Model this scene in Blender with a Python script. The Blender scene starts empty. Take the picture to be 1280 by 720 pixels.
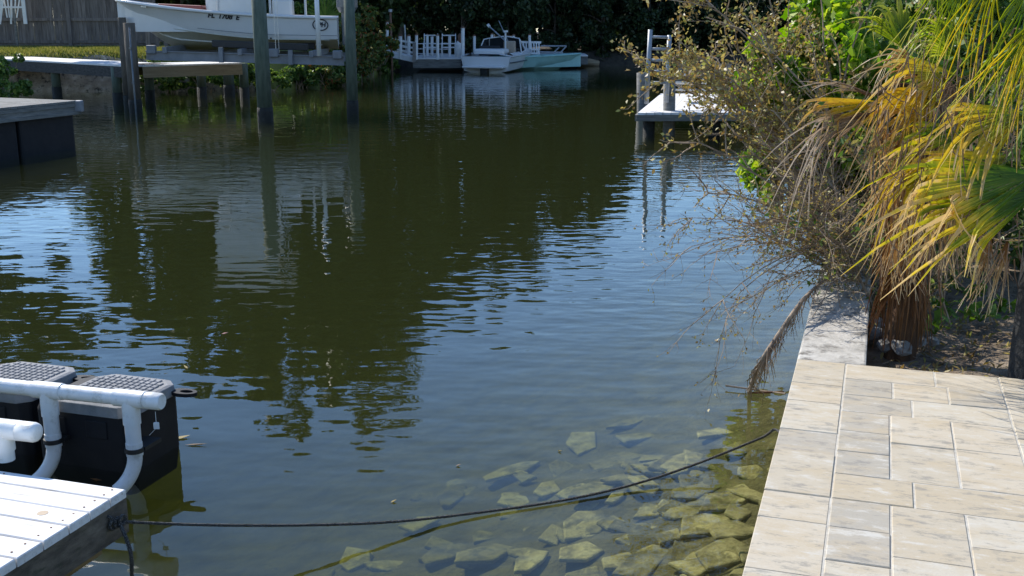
import bpy, math, random
import numpy as np
from mathutils import Vector, Matrix
R = math.radians
scene = bpy.context.scene
COL = scene.collection

# ------------------------------------------------------------------ camera
F, HC, YH = 1400.0, 2.35, 15.0            # focal (px of a 1280 frame), eye height over water, horizon row
TH = math.atan((360 - YH) / F); CT, ST = math.cos(TH), math.sin(TH)
cam = bpy.data.cameras.new('camera'); camo = bpy.data.objects.new('camera', cam); COL.objects.link(camo)
cam.sensor_width = 36; cam.lens = F / 1280 * 36; cam.clip_end = 600; cam.clip_start = .05
camo.location = (0, 0, HC); camo.rotation_euler = (math.pi / 2 - TH, 0, 0)
scene.camera = camo

# ------------------------------------------------------------------ sky, sun, exposure
SUN_EL, SUN_AZ = R(42), R(-40)            # azimuth from +Y, clockwise positive
w = bpy.data.worlds.new('World'); scene.world = w; w.use_nodes = True
nt = w.node_tree; nt.nodes.clear()
sky = nt.nodes.new('ShaderNodeTexSky'); sky.sky_type = 'NISHITA'; sky.sun_disc = False
sky.sun_elevation = SUN_EL; sky.sun_rotation = SUN_AZ % (2 * math.pi); sky.altitude = 0; sky.air_density = 1.0; sky.dust_density = .0; sky.ozone_density = 6.0
bg = nt.nodes.new('ShaderNodeBackground'); bg.inputs['Strength'].default_value = .148
out = nt.nodes.new('ShaderNodeOutputWorld'); nt.links.new(sky.outputs[0], bg.inputs[0]); nt.links.new(bg.outputs[0], out.inputs[0])
sl = bpy.data.lights.new('sun', 'SUN'); sl.energy = 4.2; sl.angle = R(.5); sl.color = (1, .95, .87)
so = bpy.data.objects.new('sun', sl); COL.objects.link(so)
TOSUN = Vector((math.sin(SUN_AZ) * math.cos(SUN_EL), math.cos(SUN_AZ) * math.cos(SUN_EL), math.sin(SUN_EL)))
so.rotation_euler = TOSUN.to_track_quat('Z', 'Y').to_euler(); so.location = TOSUN * 60
vs = scene.view_settings; vs.view_transform = 'Standard'; vs.look = 'None'; vs.gamma = 1; vs.exposure = 0.56; vs.use_curve_mapping = False
scene.render.engine = 'CYCLES'
cy = scene.cycles; cy.use_denoising = True; cy.max_bounces = 8; cy.transparent_max_bounces = 16; cy.volume_bounces = 0; cy.caustics_reflective = False; cy.caustics_refractive = False
cy.sample_clamp_indirect = 6

# ------------------------------------------------------------------ helpers
def P(x, y, z=0.):                         # pixel ray meets the height z
    dx, dy = (x - 640) / F, (360 - y) / F
    d = (dx, CT + dy * ST, -ST + dy * CT); t = (z - HC) / d[2]
    return Vector((d[0] * t, d[1] * t, z))
def D(x, y, Y):                            # pixel ray meets the upright plane at distance Y
    dx, dy = (x - 640) / F, (360 - y) / F
    d = (dx, CT + dy * ST, -ST + dy * CT); t = Y / d[1]
    return Vector((d[0] * t, Y, HC + d[2] * t))

class MB:
    def __init__(s): s.v = []; s.f = []; s.uv = None
    def add(s, vs, fs):
        o = len(s.v); s.v += [tuple(p) for p in vs]; s.f += [tuple(i + o for i in q) for q in fs]; return s
    def box(s, c, size, M=None, ch=0.0):
        x, y, z = size[0] / 2, size[1] / 2, size[2] / 2
        if ch:
            a = ch
            vs = [(-x, -y, -z), (x, -y, -z), (x, y, -z), (-x, y, -z), (-x, -y, z - a), (x, -y, z - a), (x, y, z - a), (-x, y, z - a),
                  (-x + a, -y + a, z), (x - a, -y + a, z), (x - a, y - a, z), (-x + a, y - a, z)]
            fs = [(3, 2, 1, 0)] + [(i, (i + 1) % 4, 4 + (i + 1) % 4, 4 + i) for i in range(4)] + [(4 + i, 4 + (i + 1) % 4, 8 + (i + 1) % 4, 8 + i) for i in range(4)] + [(8, 9, 10, 11)]
        else:
            vs = [(-x, -y, -z), (x, -y, -z), (x, y, -z), (-x, y, -z), (-x, -y, z), (x, -y, z), (x, y, z), (-x, y, z)]
            fs = [(3, 2, 1, 0), (4, 5, 6, 7), (0, 1, 5, 4), (1, 2, 6, 5), (2, 3, 7, 6), (3, 0, 4, 7)]
        c = Vector(c)
        vs = [(M @ Vector(p) if M else Vector(p)) + c for p in vs]
        return s.add(vs, fs)
    def bar(s, a, b, w, h, up=(0, 0, 1), ch=0.0):      # box from a to b, w wide, h high
        a, b = Vector(a), Vector(b); d = b - a; L = d.length; d.normalize(); up = Vector(up)
        sd = up.cross(d)
        if sd.length < 1e-4: sd = Vector((1, 0, 0)).cross(d)
        sd.normalize(); u = d.cross(sd); M = Matrix((d, sd, u)).transposed()
        return s.box((a + b) / 2, (L, w, h), M, ch)
    def tube(s, pts, r, n=8, cap=True):
        pts = [Vector(p) for p in pts]; k = len(pts); rs = r if hasattr(r, '__len__') else [r] * k
        vs = []; fs = []; prev = None
        for i, p in enumerate(pts):
            t = (pts[min(i + 1, k - 1)] - pts[max(i - 1, 0)])
            if t.length < 1e-9: t = Vector((0, 0, 1))
            t.normalize()
            if prev is None: a = t.orthogonal().normalized()
            else:
                a = prev - t * prev.dot(t)
                a = a.normalized() if a.length > 1e-6 else t.orthogonal().normalized()
            prev = a; b = t.cross(a)
            for j in range(n):
                q = 2 * math.pi * j / n; vs.append(p + (a * math.cos(q) + b * math.sin(q)) * rs[i])
        for i in range(k - 1):
            for j in range(n): fs.append((i * n + j, i * n + (j + 1) % n, (i + 1) * n + (j + 1) % n, (i + 1) * n + j))
        if cap: fs.append(tuple(range(n - 1, -1, -1))); fs.append(tuple((k - 1) * n + j for j in range(n)))
        return s.add(vs, fs)
    def prism(s, poly, z0, z1):
        n = len(poly); vs = [(x, y, z0) for x, y in poly] + [(x, y, z1) for x, y in poly]
        return s.add(vs, [tuple(range(n - 1, -1, -1)), tuple(range(n, 2 * n))] + [(i, (i + 1) % n, n + (i + 1) % n, n + i) for i in range(n)])
    def loft(s, secs, close=False, caps=True):
        n = len(secs[0]); vs = [p for q in secs for p in q]; fs = []
        for i in range(len(secs) - 1):
            for j in range(n if close else n - 1): fs.append((i * n + j, i * n + (j + 1) % n, (i + 1) * n + (j + 1) % n, (i + 1) * n + j))
        if caps and close: fs.append(tuple(range(n - 1, -1, -1))); fs.append(tuple((len(secs) - 1) * n + j for j in range(n)))
        return s.add(vs, fs)
    def build(s, name, mat, parent=None, smooth=False, bevel=0.0, kind=None, segs=2):
        me = bpy.data.meshes.new(name); me.from_pydata(s.v, [], s.f); me.update()
        if s.uv:
            ul = me.uv_layers.new(name='UVMap'); li = np.zeros(len(me.loops), dtype=np.int32); me.loops.foreach_get('vertex_index', li)
            ul.data.foreach_set('uv', np.array(s.uv, dtype=np.float32)[li].ravel())
        return finish(name, me, mat, parent, smooth, bevel, kind, segs)
LOCAL = set()                              # things whose parts are in local space
def finish(name, me, mat, parent=None, smooth=False, bevel=0.0, kind=None, segs=2):
    if mat: me.materials.append(mat)
    if smooth: me.polygons.foreach_set('use_smooth', [True] * len(me.polygons))
    o = bpy.data.objects.new(name, me); COL.objects.link(o)
    if bevel:
        m = o.modifiers.new('bevel', 'BEVEL'); m.width = bevel; m.segments = segs; m.limit_method = 'ANGLE'; m.angle_limit = R(35)
    if parent is not None:
        o.parent = parent
        if parent.name not in LOCAL and parent.type == 'EMPTY': o.matrix_parent_inverse = Matrix.Translation(-parent.location)
    if kind: o['kind'] = kind
    return o
def tag(o, label, cat, group=None, kind=None):
    o['label'] = label; o['category'] = cat
    if group: o['group'] = group
    if kind: o['kind'] = kind
    return o
def thing(name, label, cat, loc=(0, 0, 0), group=None, local=False, rz=0.0):
    o = bpy.data.objects.new(name, None); COL.objects.link(o); o.location = loc; o.rotation_euler = (0, 0, rz); o.empty_display_size = .2
    if local: LOCAL.add(o.name)
    return tag(o, label, cat, group)
def copy_tree(o, parent=None):
    c = o.copy(); COL.objects.link(c); c.parent = parent
    if o.name in LOCAL: LOCAL.add(c.name)
    for ch in list(o.children): copy_tree(ch, c)
    return c
def quads_mesh(name, V, nper=4, uv=None):              # V: (n*nper,3) polygons of nper verts
    V = np.asarray(V, dtype=np.float32).reshape(-1, 3); n = len(V) // nper
    me = bpy.data.meshes.new(name); me.vertices.add(len(V)); me.vertices.foreach_set('co', V.ravel())
    me.loops.add(n * nper); me.loops.foreach_set('vertex_index', np.arange(n * nper, dtype=np.int32))
    me.polygons.add(n); me.polygons.foreach_set('loop_start', np.arange(0, n * nper, nper, dtype=np.int32))
    if uv is not None:
        ul = me.uv_layers.new(name='UVMap'); ul.data.foreach_set('uv', np.asarray(uv, dtype=np.float32).ravel())
    me.update(calc_edges=True); return me
def leaves(rng, C, size, asp=.5, up=.4, jit=.35, Dr=None):  # diamonds with a fold round centres C (n,3)
    n = len(C); d = rng.normal(size=(n, 3)) if Dr is None else Dr + rng.normal(size=(n, 3)) * .5
    d[:, 2] -= .15; d /= np.linalg.norm(d, axis=1)[:, None] + 1e-9
    nn = rng.normal(size=(n, 3)); nn[:, 2] += up; sd = np.cross(nn, d); sd /= np.linalg.norm(sd, axis=1)[:, None] + 1e-9
    up_ = np.cross(d, sd); s = size * (1 + jit * rng.uniform(-1, 1, size=(n, 1)))
    a = C - d * s * .5; t = C + d * s * .5 - up_ * s * .12; l = C + sd * s * asp * .5 + up_ * s * .08; r = C - sd * s * asp * .5 + up_ * s * .08
    return np.stack([a, r, t, l], axis=1).reshape(-1, 3)

# ------------------------------------------------------------------ materials
def newmat(name):
    m = bpy.data.materials.new(name); m.use_nodes = True; n = m.node_tree; n.nodes.clear(); return m, n
def N(n, t, **kw):
    q = n.nodes.new('ShaderNode' + t)
    for k, v in kw.items(): setattr(q, k, v)
    return q
def setin(q, **kw):
    for k, v in kw.items(): q.inputs[k.replace('_', ' ')].default_value = v
def ramp(n, stops):
    q = N(n, 'ValToRGB'); e = q.color_ramp.elements
    while len(e) < len(stops): e.new(.5)
    for i, (p, c) in enumerate(stops): e[i].position = p; e[i].color = (*c, 1) if len(c) == 3 else c
    return q
def coords(n, scale=(1, 1, 1), kind='Object', rand=False):
    tc = N(n, 'TexCoord'); mp = N(n, 'Mapping'); mp.inputs['Scale'].default_value = scale
    n.links.new(tc.outputs[kind], mp.inputs[0])
    if rand:
        oi = N(n, 'ObjectInfo'); mu = N(n, 'VectorMath', operation='SCALE'); mu.inputs[3].default_value = 1
        cb = N(n, 'CombineXYZ'); ml = N(n, 'Math', operation='MULTIPLY'); ml.inputs[1].default_value = 37.0
        n.links.new(oi.outputs['Random'], ml.inputs[0])
        for i in range(3): n.links.new(ml.outputs[0], cb.inputs[i])
        n.links.new(cb.outputs[0], mp.inputs['Location'])
    return mp
def noise_mat(name, stops, scale=4, stretch=(1, 1, 1), rough=.7, bump=.0, bscale=None, detail=6, rand=False, spec=.5, rand_val=0.0, metal=0.0, dist=.02, kind='Object', second=None, nrough=.6):
    m, n = newmat(name); L = n.links.new
    mp = coords(n, stretch, kind, rand); nz = N(n, 'TexNoise'); setin(nz, Scale=scale, Detail=detail, Roughness=nrough); L(mp.outputs[0], nz.inputs['Vector'])
    rp = ramp(n, stops); L(nz.outputs['Fac'], rp.inputs[0]); colr = rp.outputs[0]
    if second:                                         # (stops with alpha as mask, scale, colour): stains of their own shape
        sc2, lo, hi, col2 = second
        n2 = N(n, 'TexNoise'); setin(n2, Scale=sc2, Detail=8, Roughness=.7); L(mp.outputs[0], n2.inputs['Vector'])
        mr = N(n, 'MapRange'); setin(mr, From_Min=lo, From_Max=hi); L(n2.outputs['Fac'], mr.inputs[0])
        mx = N(n, 'MixRGB'); L(mr.outputs[0], mx.inputs[0]); L(colr, mx.inputs[1]); mx.inputs[2].default_value = (*col2, 1); colr = mx.outputs[0]
    if rand_val:
        oi = N(n, 'ObjectInfo'); mr = N(n, 'MapRange'); setin(mr, To_Min=1 - rand_val, To_Max=1 + rand_val); L(oi.outputs['Random'], mr.inputs[0])
        hv = N(n, 'HueSaturation'); L(mr.outputs[0], hv.inputs['Value']); L(colr, hv.inputs['Color']); colr = hv.outputs[0]
    b = N(n, 'BsdfPrincipled'); setin(b, Roughness=rough, Metallic=metal); b.inputs['Specular IOR Level'].default_value = spec
    L(colr, b.inputs['Base Color'])
    if bump:
        nb = N(n, 'TexNoise'); setin(nb, Scale=bscale or scale * 4, Detail=8, Roughness=.65); L(mp.outputs[0], nb.inputs['Vector'])
        bp = N(n, 'Bump'); setin(bp, Strength=bump, Distance=dist); L(nb.outputs['Fac'], bp.inputs['Height']); L(bp.outputs[0], b.inputs['Normal'])
    o = N(n, 'OutputMaterial'); L(b.outputs[0], o.inputs[0]); return m
def leaf_mat(name, stops, trans=.45, scale=1.3, rough=.45, uvramp=False, hue=.0):
    m, n = newmat(name); L = n.links.new
    g = N(n, 'NewGeometry')
    rp = ramp(n, stops)
    if uvramp:
        tc = N(n, 'TexCoord'); sp = N(n, 'SeparateXYZ'); L(tc.outputs['UV'], sp.inputs[0])
        nz = N(n, 'TexNoise'); setin(nz, Scale=9, Detail=4); L(tc.outputs['Object'], nz.inputs['Vector'])
        a = N(n, 'MapRange'); setin(a, From_Min=.3, From_Max=.7, To_Min=-.22, To_Max=.22); L(nz.outputs['Fac'], a.inputs[0])
        ad = N(n, 'Math', operation='ADD'); L(sp.outputs[0], ad.inputs[0]); L(a.outputs[0], ad.inputs[1])
        a2 = N(n, 'MapRange'); setin(a2, To_Min=-.15, To_Max=.2); L(sp.outputs[1], a2.inputs[0])
        ad2 = N(n, 'Math', operation='ADD'); L(ad.outputs[0], ad2.inputs[0]); L(a2.outputs[0], ad2.inputs[1]); L(ad2.outputs[0], rp.inputs[0])
    else:
        L(g.outputs['Random Per Island'], rp.inputs[0])
    p = N(n, 'BsdfPrincipled'); setin(p, Roughness=rough); p.inputs['Specular IOR Level'].default_value = .35; L(rp.outputs[0], p.inputs['Base Color'])
    t = N(n, 'BsdfTranslucent'); hs = N(n, 'HueSaturation'); setin(hs, Saturation=1.15, Value=1.25); L(rp.outputs[0], hs.inputs['Color']); L(hs.outputs[0], t.inputs[0])
    mx = N(n, 'MixShader'); mx.inputs[0].default_value = trans; L(p.outputs[0], mx.inputs[1]); L(t.outputs[0], mx.inputs[2])
    o = N(n, 'OutputMaterial'); L(mx.outputs[0], o.inputs[0]); return m

M = {}
M['pvc'] = noise_mat('white_pvc', [(.3, (.72, .73, .72)), (.7, (.82, .82, .80))], 6, rough=.38, bump=.15, second=(9, .54, .72, (.46, .45, .39)))
M['pvc_band'] = noise_mat('pvc_joint', [(.3, (.62, .62, .6)), (.7, (.7, .7, .68))], 6, rough=.4)
M['plank_white'] = noise_mat('bleached_plank', [(.25, (.50, .47, .44)), (.5, (.72, .70, .67)), (.75, (.80, .79, .77))], 3, (.6, 9, 9), rough=.8, bump=.4, bscale=10, rand=True, rand_val=.06, dist=.004, second=(4, .58, .74, (.36, .32, .28)), nrough=.72)
M['plank_end'] = noise_mat('weathered_timber', [(.3, (.05, .042, .032)), (.55, (.14, .115, .085)), (.8, (.24, .20, .15))], 4, (2, 2, 6), rough=.9, bump=.6, dist=.01, second=(5, .55, .75, (.04, .05, .025)))
M['dark_timber'] = noise_mat('dark_timber', [(.3, (.03, .028, .026)), (.7, (.085, .078, .07))], 4, (2, 2, 6), rough=.95, bump=.5, dist=.01)
M['timber_tan'] = noise_mat('tan_timber', [(.3, (.22, .16, .09)), (.7, (.36, .28, .18))], 2, (1, 1, 8), rough=.8, bump=.3, second=(4, .55, .7, (.16, .11, .06)))
M['timber_yellow'] = noise_mat('wet_yellow_timber', [(.3, (.14, .09, .03)), (.7, (.32, .22, .09))], 3, (1, 1, 6), rough=.7, bump=.3)
M['timber_grey'] = noise_mat('grey_timber', [(.3, (.10, .10, .09)), (.7, (.24, .23, .21))], 3, (1, 1, 6), rough=.85, bump=.4, dist=.01)
M['black_plastic'] = noise_mat('black_plastic', [(.3, (.008, .009, .012)), (.7, (.016, .017, .02))], 7, rough=.6, bump=.3, bscale=60, dist=.002, second=(9, .66, .8, (.05, .05, .045)), spec=.25)
M['grey_tread'] = noise_mat('dusty_tread', [(.3, (0.171, 0.178, 0.186)), (.7, (0.295, 0.295, 0.295))], 9, rough=.8, bump=.3, second=(16, .55, .7, (.24, .23, .21)))
M['rubber'] = noise_mat('black_rubber', [(.3, (.01, .01, .011)), (.7, (.02, .02, .02))], 9, rough=.55)
M['concrete'] = noise_mat('old_concrete', [(.3, (.26, .24, .205)), (.5, (.46, .43, .375)), (.7, (.58, .55, .49))], 5, rough=.9, bump=.8, bscale=40, dist=.008, second=(9, .52, .64, (.17, .155, .13)), nrough=.75)
M['wallface'] = noise_mat('seawall_face', [(.3, (.10, .10, .07)), (.7, (.26, .25, .2))], 4, rough=.9, bump=.6, dist=.02)
M['sandjoint'] = noise_mat('joint_sand', [(.3, (.40, .37, .31)), (.7, (.58, .55, .48))], 30, rough=.95, bump=.5, dist=.003)
M['alu'] = noise_mat('aluminium', [(.3, (.30, .32, .34)), (.7, (.42, .44, .46))], 5, rough=.5, metal=.35, bump=.1)
M['alu_dull'] = noise_mat('dull_aluminium', [(.3, (.15, .16, .175)), (.7, (.23, .24, .26))], 5, rough=.6, metal=.2, bump=.1)
M['gelcoat'] = noise_mat('white_gelcoat', [(.3, (0.619, 0.628, 0.619)), (.7, (0.670, 0.670, 0.661))], 2, rough=.22, second=(3, .62, .8, (.62, .61, .55)))
M['bottom'] = noise_mat('hull_bottom', [(.3, (.42, .43, .38)), (.7, (.56, .56, .50))], 2, rough=.4, second=(4, .55, .75, (.30, .30, .24)))
M['teal'] = noise_mat('teal_paint', [(.3, (.27, .50, .47)), (.7, (.36, .60, .56))], 3, rough=.4)
M['dark_glass'], n = newmat('tinted_glass'); b = N(n, 'BsdfPrincipled'); setin(b, Base_Color=(.03, .035, .04, 1), Roughness=.08); o_ = N(n, 'OutputMaterial'); n.links.new(b.outputs[0], o_.inputs[0])
M['glass'], n = newmat('clear_glass'); b = N(n, 'BsdfPrincipled'); setin(b, Base_Color=(.8, .85, .85, 1), Roughness=.03, Transmission_Weight=1.0, IOR=1.2); o_ = N(n, 'OutputMaterial'); n.links.new(b.outputs[0], o_.inputs[0])
M['ink'] = noise_mat('black_print', [(.3, (.01, .012, .02)), (.7, (.016, .018, .03))], 8, rough=.4)
M['navy'] = noise_mat('navy_stripe', [(.3, (.03, .04, .07)), (.7, (.05, .06, .09))], 8, rough=.3)
M['maroon'] = noise_mat('maroon_vinyl', [(.3, (.16, .03, .03)), (.7, (.22, .05, .04))], 8, rough=.5)
M['tan_vinyl'] = noise_mat('tan_vinyl', [(.3, (.34, .27, .20)), (.7, (.42, .34, .26))], 8, rough=.5)
M['engine'] = noise_mat('engine_grey', [(.3, (.10, .11, .12)), (.7, (.16, .17, .18))], 8, rough=.25)
M['whitepaint'] = noise_mat('white_paint', [(.3, (.66, .66, .64)), (.7, (.78, .78, .76))], 6, rough=.6, bump=.1, second=(9, .6, .78, (.42, .40, .36)))
M['piling'] = noise_mat('treated_piling', [(.3, (.055, .075, .055)), (.55, (.10, .125, .095)), (.8, (.16, .175, .14))], 4, (3, 3, .6), rough=.85, bump=.5, dist=.02)
M['piling_wet'] = noise_mat('barnacled_piling', [(.3, (.008, .009, .007)), (.6, (.02, .02, .015)), (.85, (.07, .065, .05))], 12, rough=.75, bump=1, dist=.03)
M['fence'] = noise_mat('grey_fence_board', [(.25, (0.080, 0.068, 0.060)), (.5, (0.152, 0.132, 0.120)), (.75, (0.216, 0.192, 0.172))], 2.5, (6, 6, .7), rough=.9, bump=.5, rand=True, rand_val=.18, dist=.01, second=(6, .6, .75, (.07, .06, .055)))
M['steel'] = noise_mat('steel', [(.3, (.35, .36, .37)), (.7, (.5, .5, .5))], 8, rough=.35, metal=.8)
M['rust'] = noise_mat('rusty_iron', [(.3, (.10, .05, .03)), (.7, (.24, .13, .08))], 9, rough=.9, bump=.3)
M['soil'] = noise_mat('bare_soil', [(.25, (0.100, 0.071, 0.048)), (.5, (0.250, 0.188, 0.125)), (.75, (0.450, 0.362, 0.263))], 7, rough=1, bump=1, bscale=26, dist=.05, second=(20, .56, .66, (.04, .03, .02)))
M['bank'] = noise_mat('sandy_bank', [(.25, (0.158, 0.114, 0.079)), (.5, (0.420, 0.315, 0.219)), (.75, (0.700, 0.560, 0.420))], 3, rough=1, bump=1, bscale=8, dist=.15, second=(5, .52, .62, (.05, .04, .03)))
M['far_soil'] = noise_mat('dark_mud', [(.3, (.03, .026, .02)), (.7, (.085, .07, .05))], 3, rough=1, bump=.8, dist=.1)  # dark soil of the far bank, separate from the sandy bank
M['lawn'] = noise_mat('lawn_ground', [(.3, (0.112, 0.125, 0.025)), (.6, (0.213, 0.213, 0.050)), (.8, (0.312, 0.263, 0.100))], 1.6, rough=1, bump=.8, bscale=30, dist=.05)
M['rock'] = noise_mat('limestone_rock', [(.3, (.20, .19, .17)), (.7, (.44, .42, .38))], 9, rough=.95, bump=.9, dist=.03, rand_val=.2, second=(12, .56, .68, (.13, .115, .10)))
M['bedstone'] = noise_mat('algae_slab', [(.3, (.19, .16, .085)), (.5, (.36, .315, .175)), (.7, (.46, .42, .27))], 5, rough=.9, bump=.9, dist=.02, rand_val=.35, rand=True, nrough=.8, second=(7, .46, .62, (.13, .115, .065)))
M['bed'] = noise_mat('silty_bed', [(.3, (.08, .07, .04)), (.7, (.24, .21, .12))], 5, rough=1, bump=.9, dist=.05)
M['bark'] = noise_mat('bark', [(.3, (.06, .05, .04)), (.7, (.17, .14, .11))], 5, (1, 1, .3), rough=.95, bump=.8, dist=.03)
M['twig'] = noise_mat('dry_twig', [(.3, (0.163, 0.112, 0.075)), (.7, (0.425, 0.325, 0.225))], 9, rough=.9)
M['palmtrunk'] = noise_mat('dark_palm_trunk', [(.35, (.008, .008, .009)), (.6, (.03, .03, .03)), (.75, (.16, .16, .16)), (.85, (.42, .42, .41))], 8, (1, 1, .45), rough=.9, bump=.9, dist=.03)
M['fibre'] = noise_mat('palm_fibre', [(.3, (.06, .03, .015)), (.7, (.22, .11, .05))], 8, (3, 3, .4), rough=.95, bump=.9, dist=.03)
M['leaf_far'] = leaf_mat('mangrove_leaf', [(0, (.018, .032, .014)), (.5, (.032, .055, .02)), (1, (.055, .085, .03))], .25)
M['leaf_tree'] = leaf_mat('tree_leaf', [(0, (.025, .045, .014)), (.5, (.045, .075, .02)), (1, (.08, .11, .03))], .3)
M['leaf_shore'] = leaf_mat('shore_shrub_leaf', [(0, (0.058, 0.109, 0.026)), (.6, (0.123, 0.203, 0.043)), (1, (0.275, 0.334, 0.087))], .4)
M['leaf_mixed'] = leaf_mat('croton_leaf', [(0, (0.065, 0.104, 0.026)), (.55, (0.130, 0.182, 0.046)), (.8, (0.286, 0.286, 0.078)), (.93, (0.364, 0.156, 0.052)), (1, (0.390, 0.091, 0.052))], .4)
M['leaf_bright'] = leaf_mat('vine_leaf', [(0, (0.087, 0.191, 0.026)), (.5, (0.209, 0.348, 0.043)), (1, (0.522, 0.592, 0.104))], .5)
M['leaf_tan'] = leaf_mat('dry_leaf', [(0, (0.172, 0.112, 0.046)), (.35, (0.343, 0.238, 0.092)), (.7, (0.449, 0.370, 0.132)), (.9, (0.264, 0.290, 0.079)), (1, (0.607, 0.502, 0.251))], .4)
M['leaf_weed'] = leaf_mat('weed_leaf', [(0, (.07, .15, .02)), (1, (.20, .30, .05))], .45)
M['grass'] = leaf_mat('grass_blade', [(0, (0.088, 0.112, 0.025)), (.5, (0.188, 0.200, 0.044)), (1, (0.375, 0.325, 0.112))], .4)
M['frond_green'] = leaf_mat('palm_frond_green', [(.05, (0.068, 0.150, 0.018)), (.45, (0.165, 0.255, 0.027)), (.7, (0.480, 0.450, 0.045)), (.88, (0.750, 0.570, 0.090)), (1, (0.690, 0.510, 0.255))], .5, uvramp=True)
M['frond_fresh'] = leaf_mat('palm_frond_fresh', [(.1, (.08, .14, .018)), (.6, (.25, .29, .04)), (1, (.50, .46, .13))], .5, uvramp=True)
M['frond_gold'] = leaf_mat('palm_frond_gold', [(.05, (.20, .22, .02)), (.4, (.42, .36, .035)), (.7, (.62, .44, .06)), (.9, (.62, .44, .16)), (1, (.55, .42, .24))], .5, uvramp=True)
M['frond_yellow'] = leaf_mat('palm_frond_yellow', [(.05, (.42, .32, .02)), (.45, (.66, .46, .045)), (.75, (.54, .34, .09)), (1, (.44, .31, .17))], .5, uvramp=True)
M['frond_dead'] = leaf_mat('palm_frond_dead', [(.05, (.22, .105, .04)), (.5, (.40, .245, .11)), (.8, (.54, .39, .21)), (1, (.62, .50, .33))], .35, uvramp=True)
M['frond_grey'] = leaf_mat('palm_frond_grey', [(.05, (0.221, 0.143, 0.091)), (.6, (0.390, 0.286, 0.195)), (1, (0.546, 0.442, 0.338))], .3, uvramp=True)

# rope: dark braid with pale flecks
m, n = newmat('braided_rope'); L = n.links.new; M['rope'] = m
tc = N(n, 'TexCoord'); vo = N(n, 'TexVoronoi'); setin(vo, Scale=210); L(tc.outputs['Object'], vo.inputs['Vector'])
rp = ramp(n, [(.0, (.42, .41, .38)), (.3, (.14, .13, .115)), (.6, (.03, .028, .025))]); L(vo.outputs['Distance'], rp.inputs[0])
b = N(n, 'BsdfPrincipled'); setin(b, Roughness=.8); L(rp.outputs[0], b.inputs['Base Color']); bp = N(n, 'Bump'); setin(bp, Strength=.8, Distance=.01); bp.invert = True
L(vo.outputs['Distance'], bp.inputs['Height']); L(bp.outputs[0], b.inputs['Normal']); o_ = N(n, 'OutputMaterial'); L(b.outputs[0], o_.inputs[0])

# pavers: cream / grey / ochre, each streaked along its length
m, n = newmat('travertine_paver'); L = n.links.new; M['paver'] = m
oi = N(n, 'ObjectInfo'); base = ramp(n, [(0, (.51, .44, .33)), (.2, (.40, .355, .28)), (.4, (.52, .465, .365)), (.58, (.385, .345, .275)), (.78, (.47, .405, .30)), (.92, (.46, .385, .27))]); base.color_ramp.interpolation = 'CONSTANT'; L(oi.outputs['Random'], base.inputs[0])
mp = coords(n, (2.6, 6.5, 6), 'Object', True); nz = N(n, 'TexNoise'); setin(nz, Scale=2.6, Detail=9, Roughness=.78); L(mp.outputs[0], nz.inputs['Vector'])
mp2 = coords(n, (1.4, 3.4, 3), 'Object', True); n2 = N(n, 'TexNoise'); setin(n2, Scale=3.4, Detail=6, Roughness=.65); L(mp2.outputs[0], n2.inputs['Vector'])
r1 = ramp(n, [(.46, (0, 0, 0)), (.62, (1, 1, 1))]); L(n2.outputs['Fac'], r1.inputs[0])
mxo = N(n, 'MixRGB'); mxo.inputs[2].default_value = (.46, .37, .24, 1); L(base.outputs[0], mxo.inputs[1])
mo = N(n, 'Math', operation='MULTIPLY'); mo.inputs[1].default_value = .62; L(r1.outputs[0], mo.inputs[0]); L(mo.outputs[0], mxo.inputs[0])
r2 = ramp(n, [(.54, (0, 0, 0)), (.59, (.5, .5, .5)), (.68, (.9, .9, .9))]); L(nz.outputs['Fac'], r2.inputs[0])
mxg = N(n, 'MixRGB'); mxg.inputs[2].default_value = (.23, .215, .185, 1); L(mxo.outputs[0], mxg.inputs[1]); L(r2.outputs[0], mxg.inputs[0])
r3 = ramp(n, [(.36, (.8, .8, .8)), (.46, (0, 0, 0))]); L(nz.outputs['Fac'], r3.inputs[0])
mxw = N(n, 'MixRGB'); mxw.inputs[2].default_value = (.56, .53, .46, 1); L(mxg.outputs[0], mxw.inputs[1]); L(r3.outputs[0], mxw.inputs[0])
b = N(n, 'BsdfPrincipled'); setin(b, Roughness=.8); L(mxw.outputs[0], b.inputs['Base Color'])
nf = N(n, 'TexNoise'); setin(nf, Scale=70, Detail=6); L(mp2.outputs[0], nf.inputs['Vector']); bp = N(n, 'Bump'); setin(bp, Strength=.35, Distance=.004); L(nf.outputs['Fac'], bp.inputs['Height']); L(bp.outputs[0], b.inputs['Normal'])
o_ = N(n, 'OutputMaterial'); L(b.outputs[0], o_.inputs[0])

# water: Fresnel mirror over a turbid, olive body of water
m, n = newmat('canal_water'); L = n.links.new; M['water'] = m
g = N(n, 'NewGeometry')
def wnoise(sx, sy, detail, rough, rot=0.0):
    mp = N(n, 'Mapping'); mp.inputs['Scale'].default_value = (sx, sy, 1); mp.inputs['Rotation'].default_value = (0, 0, rot); L(g.outputs['Position'], mp.inputs[0])
    q = N(n, 'TexNoise'); setin(q, Scale=1, Detail=detail, Roughness=rough); L(mp.outputs[0], q.inputs['Vector']); return q.outputs['Fac']
def mul(a, b):
    q = N(n, 'Math', operation='MULTIPLY')
    for i, x in enumerate((a, b)):
        if isinstance(x, (int, float)): q.inputs[i].default_value = x
        else: L(x, q.inputs[i])
    return q.outputs[0]
def add(a, b): q = N(n, 'Math', operation='ADD'); L(a, q.inputs[0]); L(b, q.inputs[1]); return q.outputs[0]
patch = N(n, 'MapRange'); setin(patch, From_Min=.38, From_Max=.62, To_Min=.22, To_Max=1.0); L(wnoise(.16, .16, 2, .5), patch.inputs[0])
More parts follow.
